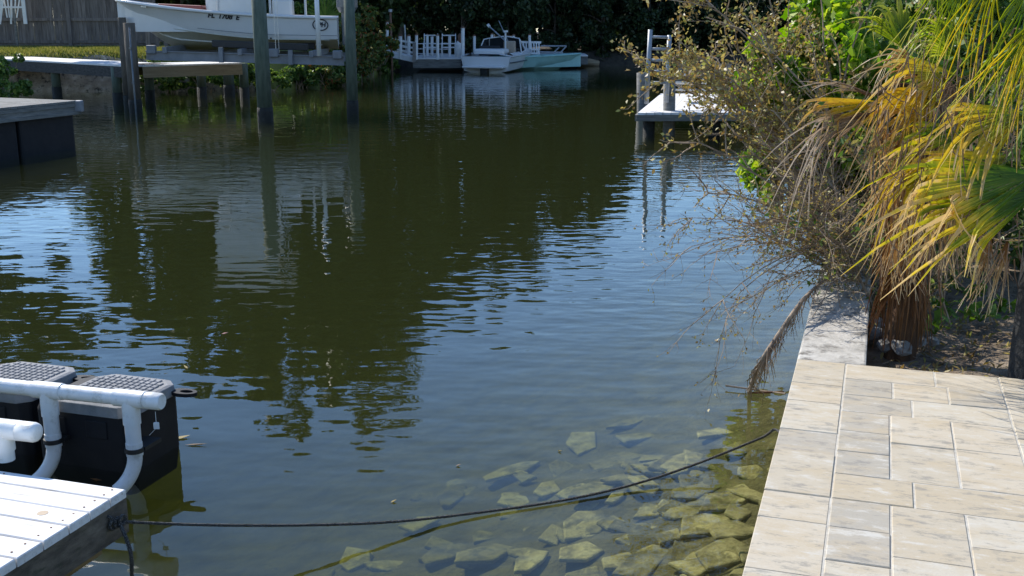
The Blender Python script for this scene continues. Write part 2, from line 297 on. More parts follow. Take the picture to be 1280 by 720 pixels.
h = add(mul(mul(wnoise(3.6, 6.4, 1, .5, R(8)), .0066), patch.outputs[0]), mul(wnoise(1.1, 2.6, 1, .5, R(-6)), .0062))
bp = N(n, 'Bump'); setin(bp, Strength=1, Distance=1); L(h, bp.inputs['Height'])
fr = N(n, 'Fresnel'); fr.inputs['IOR'].default_value = 1.38; L(bp.outputs[0], fr.inputs['Normal'])
gl = N(n, 'BsdfGlossy'); setin(gl, Roughness=.015, Color=(1, 1, 1, 1)); L(bp.outputs[0], gl.inputs['Normal'])
tr = N(n, 'BsdfTransparent'); tr.inputs[0].default_value = (1, 1, 1, 1)
inv = N(n, 'Math', operation='SUBTRACT'); inv.inputs[0].default_value = 1; L(g.outputs['Backfacing'], inv.inputs[1])   # the straight-through body has no inner total reflection
mx = N(n, 'MixShader'); L(mul(fr.outputs[0], inv.outputs[0]), mx.inputs[0]); L(tr.outputs[0], mx.inputs[1]); L(gl.outputs[0], mx.inputs[2])
va = N(n, 'VolumeAbsorption'); setin(va, Color=(.46, .50, .05, 1), Density=.95)
vsn = N(n, 'VolumeScatter'); setin(vsn, Color=(.60, .66, .38, 1), Density=.055, Anisotropy=.0)
ad = N(n, 'AddShader'); L(va.outputs[0], ad.inputs[0]); L(vsn.outputs[0], ad.inputs[1])
o_ = N(n, 'OutputMaterial'); L(mx.outputs[0], o_.inputs[0]); L(ad.outputs[0], o_.inputs['Volume'])

# ================================================================== SETTING
E0 = Vector((.725, 3.206)); DU = Vector((.30843, .95125)); DV = Vector((.95125, -.30843)); ZP = .65
def W(u, v, z=ZP): p = E0 + DU * u + DV * v; return Vector((p.x, p.y, z))
RZP = math.atan2(DV.y, DV.x)

MB().box((-3, 25, -1.0), (76, 84, 2.0)).build('water', M['water'])['kind'] = 'structure'

def shore_left(x):                         # y of the waterline on the far (left) side
    if x < -7: return 34.5 + .12 * (x + 12) * (1 if x > -12 else -.2)
    if x < -4.8: return 35.1 + (x + 7) * 5.6
    return 51.4
rs = np.random.default_rng(5)
def grid(name, xs, ys, fz, mat, parent=None, smooth=True):
    b = MB(); nx, ny = len(xs), len(ys)
    b.v = [(x, y, fz(x, y)) for y in ys for x in xs]
    b.f = [(j * nx + i, j * nx + i + 1, (j + 1) * nx + i + 1, (j + 1) * nx + i) for j in range(ny - 1) for i in range(nx - 1)]
    return b.build(name, mat, parent, smooth)
def hn(x, y, s=1.0): return math.sin(x * 1.7 * s + 1.3 * math.sin(y * 1.1 * s)) * .5 + math.sin(y * 2.3 * s + 1.7 * math.sin(x * .9 * s)) * .5
def walld(x, y): q = Vector((x, y)) - E0; return -(q.dot(DV))          # metres out into the water
def bedz(x, y):
    d = walld(x, y)
    z = -.25 - .25 * max(d, 0) + .05 * hn(x, y, 2.5)
    return max(z, -1.55 + .05 * hn(x, y))
grid('canal_bed', np.linspace(-38, 12, 70), np.concatenate([np.linspace(-8, 12, 70), np.linspace(13, 66, 40)]), bedz, M['bed'])['kind'] = 'structure'

def bankz(x, y):
    d = y - shore_left(x)
    t = min(max((d + .6) / 1.5, 0), 1); z = -1.0 + 2.12 * (t * t * (3 - 2 * t))
    if d < -.6: z = -1.6
    k_ = min(max((x + 7) / 1.6, 0), 1)
    if z > 0: z *= 1 - .45 * k_
    return z + (.05 * hn(x, y, 2.2) if d < 3 else .015 * hn(x, y)) + max(0, d - 8) * .004
grid('lawn', np.linspace(-45, -4.9, 110), np.concatenate([np.linspace(32, 40, 40), np.linspace(40.6, 90, 25)]), bankz, M['lawn'])['kind'] = 'structure'
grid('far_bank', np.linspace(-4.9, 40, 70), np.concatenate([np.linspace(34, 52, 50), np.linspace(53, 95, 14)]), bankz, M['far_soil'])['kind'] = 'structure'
# bare sandy slope below the lawn's edge
def slopez(x, y): return bankz(x, y) + .035 + .06 * (hn(x, y, 4) + 1) * .5
grid('sandy_slope', np.linspace(-26, -7.2, 90), np.linspace(33.3, 35.15, 24), slopez, M['bank'])['kind'] = 'structure'

# right bank: ground behind the seawall
def gz(u, v): return .50 + .035 * hn(u * 2, v * 2, 1.6) + .02 * hn(u, v, 5) + .10 * min(max(v - .9, 0), 1.5) * (1 if u < 4 else .6)
b = MB(); us = np.concatenate([np.linspace(2.34, 7, 60), np.linspace(7.3, 60, 30)]); vv = np.concatenate([np.linspace(.2, 3, 40), np.linspace(3.3, 25, 14)])
b.v = [tuple(W(u, v, gz(u, v) + (.06 if u < 2.5 else 0))) for u in us for v in vv]; nv = len(vv)
b.f = [(i * nv + j, i * nv + j + 1, (i + 1) * nv + j + 1, (i + 1) * nv + j)[::-1] for i in range(len(us) - 1) for j in range(nv - 1)]
b.build('garden_ground', M['soil'], smooth=True)['kind'] = 'structure'

def ubox(bm, u0, u1, v0, v1, z0, z1, ch=0.0):
    c = W((u0 + u1) / 2, (v0 + v1) / 2, (z0 + z1) / 2); return bm.box(c, (v1 - v0, u1 - u0, z1 - z0), Matrix.Rotation(RZP, 3, 'Z'), ch)
sw = thing('seawall', 'old concrete seawall with a pale stained cap along the canal bank', 'seawall', W(3, .1, 0))
ubox(MB(), -6, 52, .05, .28, -1.4, ZP - .152).build('wall', M['wallface'], sw)
for u0, u1 in [(2.318, 3.95), (3.958, 7.4), (7.41, 13), (13.01, 22), (22.01, 34), (34.01, 52)]:
    ubox(MB(), u0, u1, .0, .335, ZP - .15, ZP - .004).build('cap', M['concrete'], sw, bevel=.012)

# patio: slab of joint sand with every paver proud of it
pat = ubox(MB(), -6, 2.308, .012, 9, ZP - .20, ZP - .0035).build('patio', M['sandjoint']); pat['kind'] = 'structure'
rng = random.Random(11); G = .0032
def paver(u0, u1, v0, v1):
    su, sv = u1 - u0 - G * 1.3, v1 - v0 - G * 2
    o = MB().box((0, 0, 0), (sv, su, .06), None, .003).build('paver', M['paver'], pat)
    z = ZP - .03 + rng.uniform(-.002, .002)
    o.location = W((u0 + u1) / 2, (v0 + v1) / 2, z); o.rotation_euler = (rng.uniform(-.002, .002), rng.uniform(-.002, .002), RZP + rng.uniform(-.003, .003))
# border along the water
ub = [2.312, 1.935, 1.675, 1.30, 1.054, .642, .41, .02, -.34, -.58, -.94, -1.18, -1.54, -1.78, -2.14, -2.5]
for a, c in zip(ub[1:], ub): paver(a, c, 0, .24)
C0, C1, C2, C3, C4 = .24, .445, .692, .94, 1.18
rows = [(2.07, 2.312, [C0, .651, C3, 1.30]), (1.832, 2.07, [C0, .459, .70, C3]), (1.597, 1.832, [C0, .539, C3]), (.64, .875, [C0, .525, .93, 1.25])]
for a, c, vs_ in rows:
    for v0, v1 in zip(vs_, vs_[1:]): paver(a, c, v0, v1)
for vs0, vs1, cuts in [(C0, C1, [1.597, 1.352, 1.115, .875]), (C1, C2, [1.597, 1.265, .875]), (C2, C3, [1.597, 1.275, .875]),
                       (C0, C1, [.64, .40, .15, -.09]), (C1, C2, [.64, .232, -.09]), (C2, C3, [.64, .385, .145, -.09]),
                       (C3, C4, [2.07, 1.71, 1.47, 1.11, .875]), (C4, 1.55, [2.07, 1.835, 1.475, 1.235, .875]), (1.55, 1.91, [2.07, 1.71, 1.35, .99, .64])]:
    for c, a in zip(cuts, cuts[1:]): paver(a, c, vs0, vs1)
paver(2.07, 2.312, 1.30, 1.66); paver(2.07, 2.312, 1.66, 1.91); paver(.64, .875, 1.25, 1.55)
# outside the frame the laying pattern goes on
u = -.09
for r_ in range(9):
    du = rng.choice([.24, .36]); v = C0
    while v < 3.3:
        dv = rng.choice([.2, .25, .36, .42]); paver(u - du, u, v, v + dv); v += dv
    u -= du
u = 2.312
while u > .0:
    du = .242 if u > 2.2 else rng.choice([.24, .36]); v = 1.91
    while v < 3.3: dv = rng.choice([.25, .36, .42]); paver(u - du, u, v, v + dv); v += dv
    u -= du
v = 1.55
for r_ in range(2):
    u = .64
    while u > -.08: du = min(rng.choice([.24, .36]), u + .09); paver(u - du, u, (C3 if r_ == 0 else 1.3), (1.3 if r_ == 0 else 1.75)); u -= du

# ================================================================== NEAR DOCK, FLOATS, PIPES, ROPE
ZD = .42
Dc = Vector((-1.608, 4.333)); De = Vector((-.3054, -.9522)); Dp = Vector((-.9522, .3054))  # corner, along the edge towards us, along the planks
def WD(a, p, z=ZD): q = Dc + De * a + Dp * p; return Vector((q.x, q.y, z))
RZD = math.atan2(Dp.y, Dp.x)
dk = thing('wooden_dock', 'low wooden dock with sun-bleached white planks and dark weathered edge', 'dock', WD(1, 1, 0))
edge = [0, .106, .236, .361, .503, .643, .783, .923, 1.063, 1.203, 1.343, 1.483, 1.623]
for a0, a1 in zip(edge, edge[1:]):
    j = rng.uniform(-.004, .004); Lp = 2.6
    o = MB().box((0, 0, 0), (Lp, a1 - a0 - .007, .036), None, .004).build('plank', M['plank_white'], None)
    o.parent = dk; o.matrix_parent_inverse = Matrix.Translation(-dk.location)
    o.location = WD((a0 + a1) / 2, Lp / 2 + j, ZD - .018 + rng.uniform(-.001, .001)); o.rotation_euler = (0, 0, RZD)
MB().bar(WD(.0, .026, ZD - .115), WD(1.62, .026, ZD - .115), .045, .155).build('rim_joist', M['plank_end'], dk)
for a in (.05, .8, 1.55): MB().bar(WD(a, .06, ZD - .115), WD(a, 2.55, ZD - .115), .045, .15).build('joist', M['plank_end'], dk)
MB().bar(WD(.02, .18, ZD - .25), WD(1.62, .18, ZD - .25), .09, .115).build('stringer', M['timber_yellow'], dk)
for a, p in ((.52, .25), (.52, 2.2), (1.5, .25)): MB().tube([WD(a, p, -1.5), WD(a, p, ZD - .19)], .085, 12).build('post', M['timber_yellow'], dk)
scr = MB()
for a0, a1 in zip(edge, edge[1:]):
    for p in (.05, .6, 1.2):
        for t in (.25, .75): c = WD(a0 + (a1 - a0) * t, p, ZD + .0004); scr.tube([c, c + Vector((0, 0, .0012))], .0045, 8)
scr.build('screw_heads', M['rust'], dk, kind='stuff')
kn = MB(); c = WD(.30, .17, ZD + .0006); kn.tube([c, c + Vector((0, 0, .001))], .022, 14); kn.build('knot', noise_mat('plank_knot', [(.3, (.40, .29, .19)), (.7, (.52, .42, .30))], 20), dk)

# two black float drums
FA = Vector((-1.97, 5.42)); FX = Vector((-.9522, .3054)); FY = Vector((.60, .80))   # near corner, along front face (away left), depth
FX.normalize(); FY = Vector((-FX.y, FX.x)); FY = FY if FY.y > 0 else -FY
def float_drum(origin, lab, wx=.60, wy=.46, h=.385):
    t = thing('dock_float', lab, 'float', (origin.x, origin.y, 0), 'black plastic floats beside the dock')
    def w2(a, b, z): q = origin + FX * a + FY * b; return (q.x, q.y, z)
    def ring(a0, a1, b0, b1, c, z): return [w2(*p, z) for p in [(a0 + c, b0), (a1 - c, b0), (a1, b0 + c), (a1, b1 - c), (a1 - c, b1), (a0 + c, b1), (a0, b1 - c), (a0, b0 + c)]]
    bd = MB(); bd.loft([ring(.02, wx - .02, .02, wy - .02, .03, -.12), ring(0, wx, 0, wy, .04, .02), ring(0, wx, 0, wy, .04, h - .075), ring(.012, wx - .012, .012, wy - .012, .05, h - .03), ring(.05, wx - .05, .05, wy - .05, .05, h - .012)], True)
    bo = bd.build('body', M['black_plastic'], t, bevel=.012)
    # panels and nubs of the front face
    for (a, z, sx, sz) in [(.20, .24, .13, .10), (.44, .24, .10, .10)]:
        q = MB(); c = Vector(w2(a, -.001, z)); d = Vector((FX.x, FX.y, 0)); q.bar(c - d * sx / 2, c + d * sx / 2, .012, sz); q.build('moulded_panel', M['black_plastic'], bo, bevel=.005)
    lid = MB(); lid.loft([ring(-.012, wx * .80, -.018, wy + .004, .06, h - .065), ring(-.006, wx * .80, -.012, wy, .06, h - .008), ring(.012, wx * .80 - .012, .008, wy - .016, .07, h)], True)
    lo = lid.build('tread_top', M['grey_tread'], t, bevel=.004)
    gr = MB(); x0, x1, y0, y1 = .035, wx * .80 - .03, .035, wy - .04; nx, ny = 11, 9
    for i in range(nx):
        for j in range(ny):
            if (i in (0, nx - 1)) and (j in (0, ny - 1)): continue
            a, b_ = x0 + (x1 - x0) * (i + .5) / nx, y0 + (y1 - y0) * (j + .5) / ny; c = Vector(w2(a, b_, h + .003))
            gr.box(c, ((x1 - x0) / nx * .80, (y1 - y0) / ny * .80, .009), Matrix.Rotation(math.atan2(FX.y, FX.x), 3, 'Z'), .003)
    gr.build('tread_pads', M['grey_tread'], lo, kind='stuff')
    # towing lug: flat loop on the end face
    lg = MB(); zz = h - .055; o_, i_ = [], []
    for k in range(20):
        q = 2 * math.pi * k / 20; o_.append((-.070 + .062 * math.cos(q) * 1.25, wy * .86 + .045 * math.sin(q))); i_.append((-.085 + .032 * math.cos(q) * 1.2, wy * .86 + .022 * math.sin(q)))
    for k in range(20):
        k2 = (k + 1) % 20; A = [Vector(w2(*o_[k], zz)), Vector(w2(*o_[k2], zz)), Vector(w2(*i_[k2], zz)), Vector(w2(*i_[k], zz))]; B = [p + Vector((0, 0, .02)) for p in A]
        lg.add(A + B, [(4, 5, 6, 7), (3, 2, 1, 0), (0, 1, 5, 4), (2, 3, 7, 6)])
    lg.build('lug', M['black_plastic'], t)
    return t
float_drum(FA, 'black plastic dock float with grey tread top and tow lug over open water')
FB = FA + FX * .665 + FY * .03
float_drum(FB, 'second black dock float behind the white pipe, partly hidden by its neighbour')

def pipe_run(t, pts, r, name='pipe', mat='pvc', n=16): return MB().tube(pts, r, n).build(name, M[mat], t, smooth=True)
ZPp = .455; rp_ = .039
fx3 = Vector((FX.x, FX.y, 0)); fy3 = Vector((FY.x, FY.y, 0))
p_end = P(200, 502, ZPp); p_far = P(0, 482, ZPp); dpipe = (p_far - p_end).normalized()
rl = thing('pipe_rail', 'long white plastic pipe rail with two curved feet strapped to the floats', 'pipe rail', (p_end.x, p_end.y, 0), 'white plastic pipe rails')
def autos(o):
    m_ = o.modifiers.new('edges', 'EDGE_SPLIT'); m_.split_angle = R(40)
autos(pipe_run(rl, [p_end, p_end + dpipe * 2.2], rp_))
autos(pipe_run(rl, [p_end - dpipe * .012, p_end - dpipe * .002, p_end + dpipe * .075], [rp_ * .97, rp_ * 1.12, rp_ * 1.12], 'end_cap'))
def leg_at(px):                            # where along the rail a post hangs
    best = min((abs((640 + F * (p_end + dpipe * s).x / ((p_end + dpipe * s).y * CT + (HC - ZPp) * ST)) - px), s) for s in np.linspace(0, 1.5, 300)); return best[1]
for px in (163, 60):
    s = leg_at(px); c = p_end + dpipe * s
    te = rl
    autos(pipe_run(te, [c - dpipe * .085, c + dpipe * .085], rp_ * 1.14, 'tee_fitting'))
    autos(pipe_run(te, [c, c - Vector((0, 0, .135))], rp_ * 1.14, 'tee_stem'))
    autos(pipe_run(te, [c - Vector((0, 0, .12)), c - Vector((0, 0, .27))], rp_, 'upright'))
    autos(pipe_run(te, [c - Vector((0, 0, .235)), c - Vector((0, 0, .305))], rp_ * 1.08, 'coupling'))
    arc = []
    back = (Vector((dpipe.x, dpipe.y, 0)) * .55 - fy3 * .75).normalized()
    for k in range(9):
        q = k / 8 * R(62); arc.append(c + Vector((0, 0, -.30)) + back * (.20 * (1 - math.cos(q))) - Vector((0, 0, .20 * math.sin(q))))
    autos(pipe_run(te, arc, rp_ * .97, 'curved_foot', 'pvc'))
    autos(pipe_run(te, [c - Vector((0, 0, .262)), c - Vector((0, 0, .285))], rp_ * 1.25, 'strap', 'rubber'))
    q = MB(); a0 = c - Vector((0, 0, .274)); q.bar(a0 + fy3 * .02, a0 + fy3 * .16, .10, .02); q.build('strap_arm', M['rubber'], rl)
# small tag hung from the rail
q = MB(); c = p_end + dpipe * .02 + Vector((0, -.03, -.10)); q.tube([c + Vector((0, 0, .055)), c], .0015, 5); q.box(c - Vector((0, 0, .018)), (.028, .006, .036), None, .004); q.tube([c - Vector((.0, 0, .03)), c - Vector((.04, 0, .07))], .0012, 5)
q.build('paper_tag', M['pvc_band'], rl)

ZS = ZD + .145
s_end = P(48, 541, ZS); s_far = P(-60, 529, ZS); sd = (s_far - s_end).normalized()
rl2 = thing('pipe_rail', 'short white plastic pipe with domed end cap standing on the plank dock', 'pipe rail', (s_end.x, s_end.y, ZD), 'white plastic pipe rails')
autos(pipe_run(rl2, [s_end + sd * .05, s_end + sd * 1.4], rp_))
pipe_run(rl2, [s_end, s_end + sd * .006, s_end + sd * .02, s_end + sd * .1], [rp_ * .7, rp_ * 1.0, rp_ * 1.14, rp_ * 1.14], 'end_cap')
c = s_end + sd * .185
autos(pipe_run(rl2, [c - sd * .09, c + sd * .09], rp_ * 1.16, 'tee_fitting')); autos(pipe_run(rl2, [c, c - Vector((0, 0, .10))], rp_ * 1.16, 'tee_stem')); autos(pipe_run(rl2, [c, Vector((c.x, c.y, ZD - .002))], rp_ * 1.0, 'upright'))

# rope from the dock corner across the water to the wall
ra = WD(.10, -.012, ZD - .10)
ctrl = [ra, P(250, 656, .20), P(370, 656.5, .125), P(480, 653, .06), P(580, 643, .018), P(700, 626, .012), P(790, 606, .022), P(870, 580, .07), P(950, 548, .14), P(972, 538, .17), W(2.02, .06, .22)]
def smooth_pts(c, k=8):
    c = [Vector(p) for p in c]; o = []
    for i in range(len(c) - 1):
        p0, p1, p2, p3 = c[max(i - 1, 0)], c[i], c[i + 1], c[min(i + 2, len(c) - 1)]
        for j in range(k):
            t = j / k; o.append(.5 * ((2 * p1) + (-p0 + p2) * t + (2 * p0 - 5 * p1 + 4 * p2 - p3) * t * t + (-p0 + 3 * p1 - 3 * p2 + p3) * t ** 3))
    return o + [c[-1]]
rt = thing('mooring_rope', 'dark braided rope sagging from the dock corner across the water to the seawall', 'rope', (ra.x, ra.y, 0))
MB().tube(smooth_pts(ctrl, 14), .0070, 8).build('line', M['rope'], rt, smooth=True)
kb = MB()
for k in range(3):
    loop = []
    for j in range(13):
        q = 2 * math.pi * j / 12; loop.append(ra + Vector((De.x, De.y, 0)) * (.019 * math.cos(q) - .010 * k + .01) + Vector((0, 0, .019 * math.sin(q) + .006 * (k - 1))) + Vector((.014 * (k - 1) + .012, -.008, 0)))
    kb.tube(loop, .0075, 6)
kb.tube([ra + Vector((-.06, -.02, .035)), ra + Vector((-.02, -.02, .03)), ra + Vector((.015, -.01, .004))], .0075, 6)
kb.build('knot', M['rope'], rt, smooth=True)
MB().tube(smooth_pts([ra + Vector((.02, -.01, 0)), P(163, 690, .22), P(165, 725, .05), P(168, 760, -.3)], 6), .0085, 7).build('tail', M['rope'], rt, smooth=True)

# ================================================================== STONES ON THE BED
rng = random.Random(4)
def slab(c, size, asp, rz, tilt, name='flat_stone', lab='flat olive stone slab lying under water beside the seawall', sides=None, thick=.026):
    n_ = sides or rng.choice([4, 4, 5, 5, 6, 6]); pts = []
    for k in range(n_):
        q = 2 * math.pi * (k + rng.uniform(-.22, .22)) / n_ + .78; r_ = size * .5 * rng.uniform(.68, 1.2); pts.append((r_ * math.cos(q), r_ * math.sin(q) * asp))
    b_ = MB(); b_.prism(pts, -thick, 0); o = b_.build(name, M['bedstone'], None, bevel=.011, segs=2)
    o.location = c; o.rotation_euler = (tilt[0], tilt[1], rz)
    wd = walld(c[0], c[1]); lab = ('large ' if size > .33 else 'small ' if size < .22 else 'middling ') + {4: 'four-sided', 5: 'five-sided', 6: 'six-sided'}[n_] + ' olive stone slab ' + ('tilted ' if abs(tilt[0]) + abs(tilt[1]) > .25 else 'lying flat ') + ('under water close against the seawall' if wd < .45 else 'under water an arm length off the seawall' if wd < 1.0 else 'faint in deeper water well off the seawall')
    return tag(o, lab, 'stone', 'flat stones on the canal bed')
big = [(880, 652, .34, .8, .4), (905, 690, .40, .8, .1), (805, 700, .38, .6, .5), (838, 668, .26, .7, .2), (735, 655, .40, .7, .9), (768, 650, .2, .9, .4), (725, 552, .40, .6, .9), (862, 613, .36, .7, .1), (925, 612, .3, .7, .3), (840, 575, .5, .5, .2), (890, 540, .36, .6, .1), (775, 700, .2, .8, .3), (850, 640, .22, .8, 0),
       (905, 628, .3, .7, .2), (680, 610, .35, .6, 1.), (565, 618, .34, .5, .9), (640, 585, .5, .4, .2), (610, 690, .40, .7, .4), (690, 665, .3, .6, .9), (650, 640, .36, .7, .2), (740, 610, .4, .6, .5), (770, 575, .45, .5, .3), (800, 545, .5, .4, .1), (870, 705, .34, .7, .2), (925, 560, .3, .6, .6), (720, 690, .3, .7, .2), (810, 635, .26, .8, .9), (790, 525, .4, .4, .2), (940, 590, .25, .7, .3), (560, 690, .35, .6, .1), (660, 700, .34, .6, .7), (520, 655, .3, .6, .4)]
for (px, py, sz, asp, rz) in big:
    z = -.5
    for _ in range(4): q = P(px, py, z); z = bedz(q.x, q.y) + .035
    slab(P(px, py, z), sz, asp, rz + .3, (rng.uniform(-.08, .08), rng.uniform(-.08, .08)))
for k in range(190):
    u_, d_ = rng.uniform(-.4, 3.6), rng.uniform(.03, 1.0) * (2.6 if k < 110 else 1.1); q = W(u_, -d_); z = bedz(q.x, q.y) + rng.uniform(-.01, .03)
    slab((q.x, q.y, z), rng.uniform(.12, .36), rng.uniform(.45, .95), rng.uniform(0, 6.3), (rng.gauss(0, .12), rng.gauss(0, .12)))

# ================================================================== LEFT BANK: DOCK, PILINGS, LIFT, BOAT
ZK = 1.01
def flatbar(name, a, b_, w_, h_, mat, parent, ch=0.0): return MB().bar(a, b_, w_, h_, ch=ch).build(name, M[mat], parent)
Kc = P(166, 82, ZK); Kl = P(-40, 71, ZK); Kr = P(302, 78.3, ZK)
def walkway(name, lab, A, B, width, fascia, posts, grp='fixed docks on the far side'):
    t = thing(name, lab, 'dock', (A.x, A.y, 0), grp)
    d = (B - A); Lw = d.length; d.normalize(); s = Vector((-d.y, d.x, 0)); s = s if s.y > 0 else -s
    k = int(Lw / .15)
    for i in range(k):
        c = A + d * ((i + .5) * Lw / k); MB().bar(c - s * .03 + Vector((0, 0, -.02)), c + s * width + Vector((0, 0, -.02)), Lw / k - .012, .04).build('plank', M['plank_white'], t)
    for off in (0, width): flatbar('fascia', A + s * off + Vector((0, 0, -.18)), B + s * off + Vector((0, 0, -.18)), .05, .28, fascia, t)
    for q in posts:
        o = MB().tube([(q.x, q.y, -1.6), (q.x, q.y, .28)], .135, 12).build('post_base', M['piling_wet'], t, smooth=True)
        MB().tube([(q.x, q.y, .28), (q.x, q.y, ZK - .06)], .125, 12).build('post', M['piling'], t, smooth=True)
    return t
kd = (Kl - Kc).normalized(); ks = Vector((-kd.y, kd.x, 0)); ks = ks if ks.y > 0 else -ks
walkway('fixed_dock', 'raised wooden dock walkway with dark fascia in front of the grey fence', Kc, Kl, 1.3, 'dark_timber', [P(148, 129, 0), P(72, 121, 0), Kc + kd * 1.2 + ks * 1.2])
walkway('fixed_dock', 'raised wooden dock arm with tan fascia under the lifted boat', Kc + (Kr - Kc).normalized() * .25, Kr, 1.3, 'timber_tan', [P(253, 121, 0), Kr + Vector((-.2, 1.0, 0))])

def piling(px, py, r, ztop, lab, lean=(0, 0), wet=.30, mat='piling'):
    q = P(px, py, 0); t = thing('piling', lab, 'piling', (q.x, q.y, 0), 'timber pilings round the boat lift')
    top = Vector((q.x + lean[0], q.y + lean[1], ztop)); at = lambda z: Vector((q.x, q.y, 0)).lerp(top, z / ztop)
    MB().tube([at(-1.6), at(-.1), at(wet * .6), at(wet)], [r, r * 1.05, r * 1.08, r * 1.03], 14).build('wet_base', M['piling_wet'], t, smooth=True)
    MB().tube([at(wet - .01), at(wet + (ztop - wet) * .5), at(ztop)], [r, r * .97, r * .93], 14).build('shaft', M[mat], t, smooth=True)
    return t
piling(332, 151, .165, 3.15, 'thick green-grey piling standing in front of the lifted boat', (-.02, 0))
piling(441, 141, .135, 3.0, 'slimmer green-grey piling beyond the stern of the lifted boat')
piling(170, 140, .145, 2.10, 'short dark piling at the dock corner under the bow', mat='bark')
piling(161, 134, .11, 2.22, 'thin dark post tied behind the dock corner piling', mat='bark')
piling(287, 119, .15, 1.28, 'short piling under the lift beam beside the tan dock arm')
# metal pole strapped to the corner piling
q = P(173, 141, 0); mp_ = thing('conduit_pole', 'thin grey conduit pole clamped to the short corner piling', 'pole', (q.x, q.y, 0))
MB().tube([(q.x, q.y - .17, -1), (q.x, q.y - .17, 2.0)], .022, 8).build('pole', M['engine'], mp_, smooth=True)
for z in (.7, 1.5): MB().tube([(q.x, q.y - .21, z), (q.x, q.y - .21, z + .05)], .034, 8).build('clamp', M['engine'], mp_)

# lift cradle
YL = 27.35
La, Lb = D(183, 69, YL + .25), D(430, 76, YL)
lf = thing('boat_lift', 'grey aluminium boat lift cradle with black bunks under the white boat', 'boat lift', (La.x, La.y, 1.0))
bm = MB(); up3 = Vector((0, 0, .10))
bm.bar(La, Lb, .03, .21); bm.bar(La + up3, Lb + up3, .12, .02); bm.bar(La - up3, Lb - up3, .12, .02); bm.build('side_beam', M['alu_dull'], lf)
bk = Vector((0, 2.1, 0)); bm = MB(); bm.bar(La + bk, Lb + bk, .03, .21); bm.bar(La + bk + up3, Lb + bk + up3, .12, .02); bm.bar(La + bk - up3, Lb + bk - up3, .12, .02); bm.build('side_beam', M['alu_dull'], lf)
for t_ in (.10, .48, .84):
    a = La.lerp(Lb, t_) + Vector((0, -.1, .14)); bm = MB(); bm.bar(a, a + Vector((0, 2.3, 0)), .10, .14); bm.build('cross_beam', M['alu_dull'], lf)
for t_, hh in ((.385, .36), (.735, .34)):
    a = La.lerp(Lb, t_) + Vector((0, -.09, -.12)); MB().bar(a, a + Vector((0, 0, hh)), .10, .09, up=(0, 1, 0)).build('bracket', M['alu_dull'], lf)
for off in (.55, 1.55):
    a, c = La.lerp(Lb, .31) + Vector((0, off, .30)), La.lerp(Lb, .80) + Vector((0, off, .27)); MB().bar(a, c, .14, .17).build('bunk', M['rubber'], lf, bevel=.02)
for t_ in (.03, .65, .97):
    a = La.lerp(Lb, t_) + Vector((0, -.03, .14)); MB().box(a, (.22, .14, .20)).build('pulley_block', M['alu_dull'], lf, bevel=.02)
for px, dx in ((396, 3), (320, 2)):
    a = D(px + dx, 70, YL - .05); c = D(px - 2, -40, YL - .05); MB().tube([a, c], .055 if px > 350 else .04, 12).build('guide_post', M['pvc'], lf, smooth=True)
for px in (345, 349):
    a = D(px, 66, YL); MB().tube([a, Vector((a.x, a.y, 4.2))], .008, 5).build('cable', M['steel'], lf)

# centre-console boat
S0 = D(421, 22, 28.6); B0 = D(140, 2, 27.9)
ZKeel = 1.42; HX = Vector((B0.x - S0.x, B0.y - S0.y, 0)); BL = HX.length * 1.02; HX.normalize(); HY = Vector((HX.y, -HX.x, 0)); HY = HY if HY.y > 0 else -HY   # HY points away from us (starboard)
BB = 1.08
orig = Vector((S0.x, S0.y, ZKeel)) + HY * BB
def BW(l, b_, z): return orig + HX * l + HY * b_ + Vector((0, 0, z))
def hull_sec(t):
    sb = BB * max(0.0, 1 - max(0, (t - .35) / .65) ** 2.3) ** .62 + .015
    cb = sb * (.90 - .42 * max(0, (t - .3) / .7) ** 1.4)
    sz = .79 + .07 * t + .36 * t ** 2.2
    kz = 1.20 * max(0, (t - .72) / .28) ** 1.45
    cz = .25 + .08 * t + .72 * max(0, t - .28) ** 1.5
    kz = min(kz, sz - .02); cz = max(cz, kz + .02); cz = min(cz, sz - .01)
    cb *= max(.02, 1 - (kz / sz) ** 1.6)
    return sb, cb, sz, kz, cz
NT = 28; secs_b, secs_t, rail, chine, strake = [], [], [], [], []
for i in range(NT + 1):
    t = i / NT; sb, cb, sz, kz, cz = hull_sec(t); l = t * BL
    def both(b_, z): return b_, z
    lt = l
    pb = [(-cb, cz), (-cb * .55, kz + (cz - kz) * .52), (0, kz), (cb * .55, kz + (cz - kz) * .52), (cb, cz)]
    secs_b.append([BW(lt, b_, z) for b_, z in pb])
    pl = []
    for sgn in (-1, 1):
        side = []
        for q in (0, .04, .3, .6, .85, 1):
            flare = (q ** 1.5) if t > .4 else q
            bb = cb + .03 * (q > 0) * (1 - t) + (sb - cb - .03 * (1 - t) * (q > 0)) * (flare * (.4 + .6 * t) + q * (.6 - .6 * t)); side.append(BW(lt, sgn * bb, cz + (sz - cz) * q))
        pl.append(side)
    secs_t.append(pl); rail.append((sb, sz, lt)); chine.append(BW(lt, -cb - .02, cz)); strake.append(BW(lt, -cb * .55, kz + (cz - kz) * .5))
bt = thing('center_console_boat', 'white center console boat raised on the lift with black registration numbers', 'boat', BW(BL / 2, 0, 0))
h1 = MB(); h1.loft([s[0] for s in secs_t]); h1.loft([s[1] for s in secs_t])
tr_ = [BW(0, b_, z) for b_, z in [(-hull_sec(0)[0], hull_sec(0)[2]), (-hull_sec(0)[1], hull_sec(0)[4]), (0, 0), (hull_sec(0)[1], hull_sec(0)[4]), (hull_sec(0)[0], hull_sec(0)[2])]]
h1.add(tr_, [(0, 1, 2, 3, 4)]); hull = h1.build('hull', M['gelcoat'], bt, smooth=True); autos(hull)
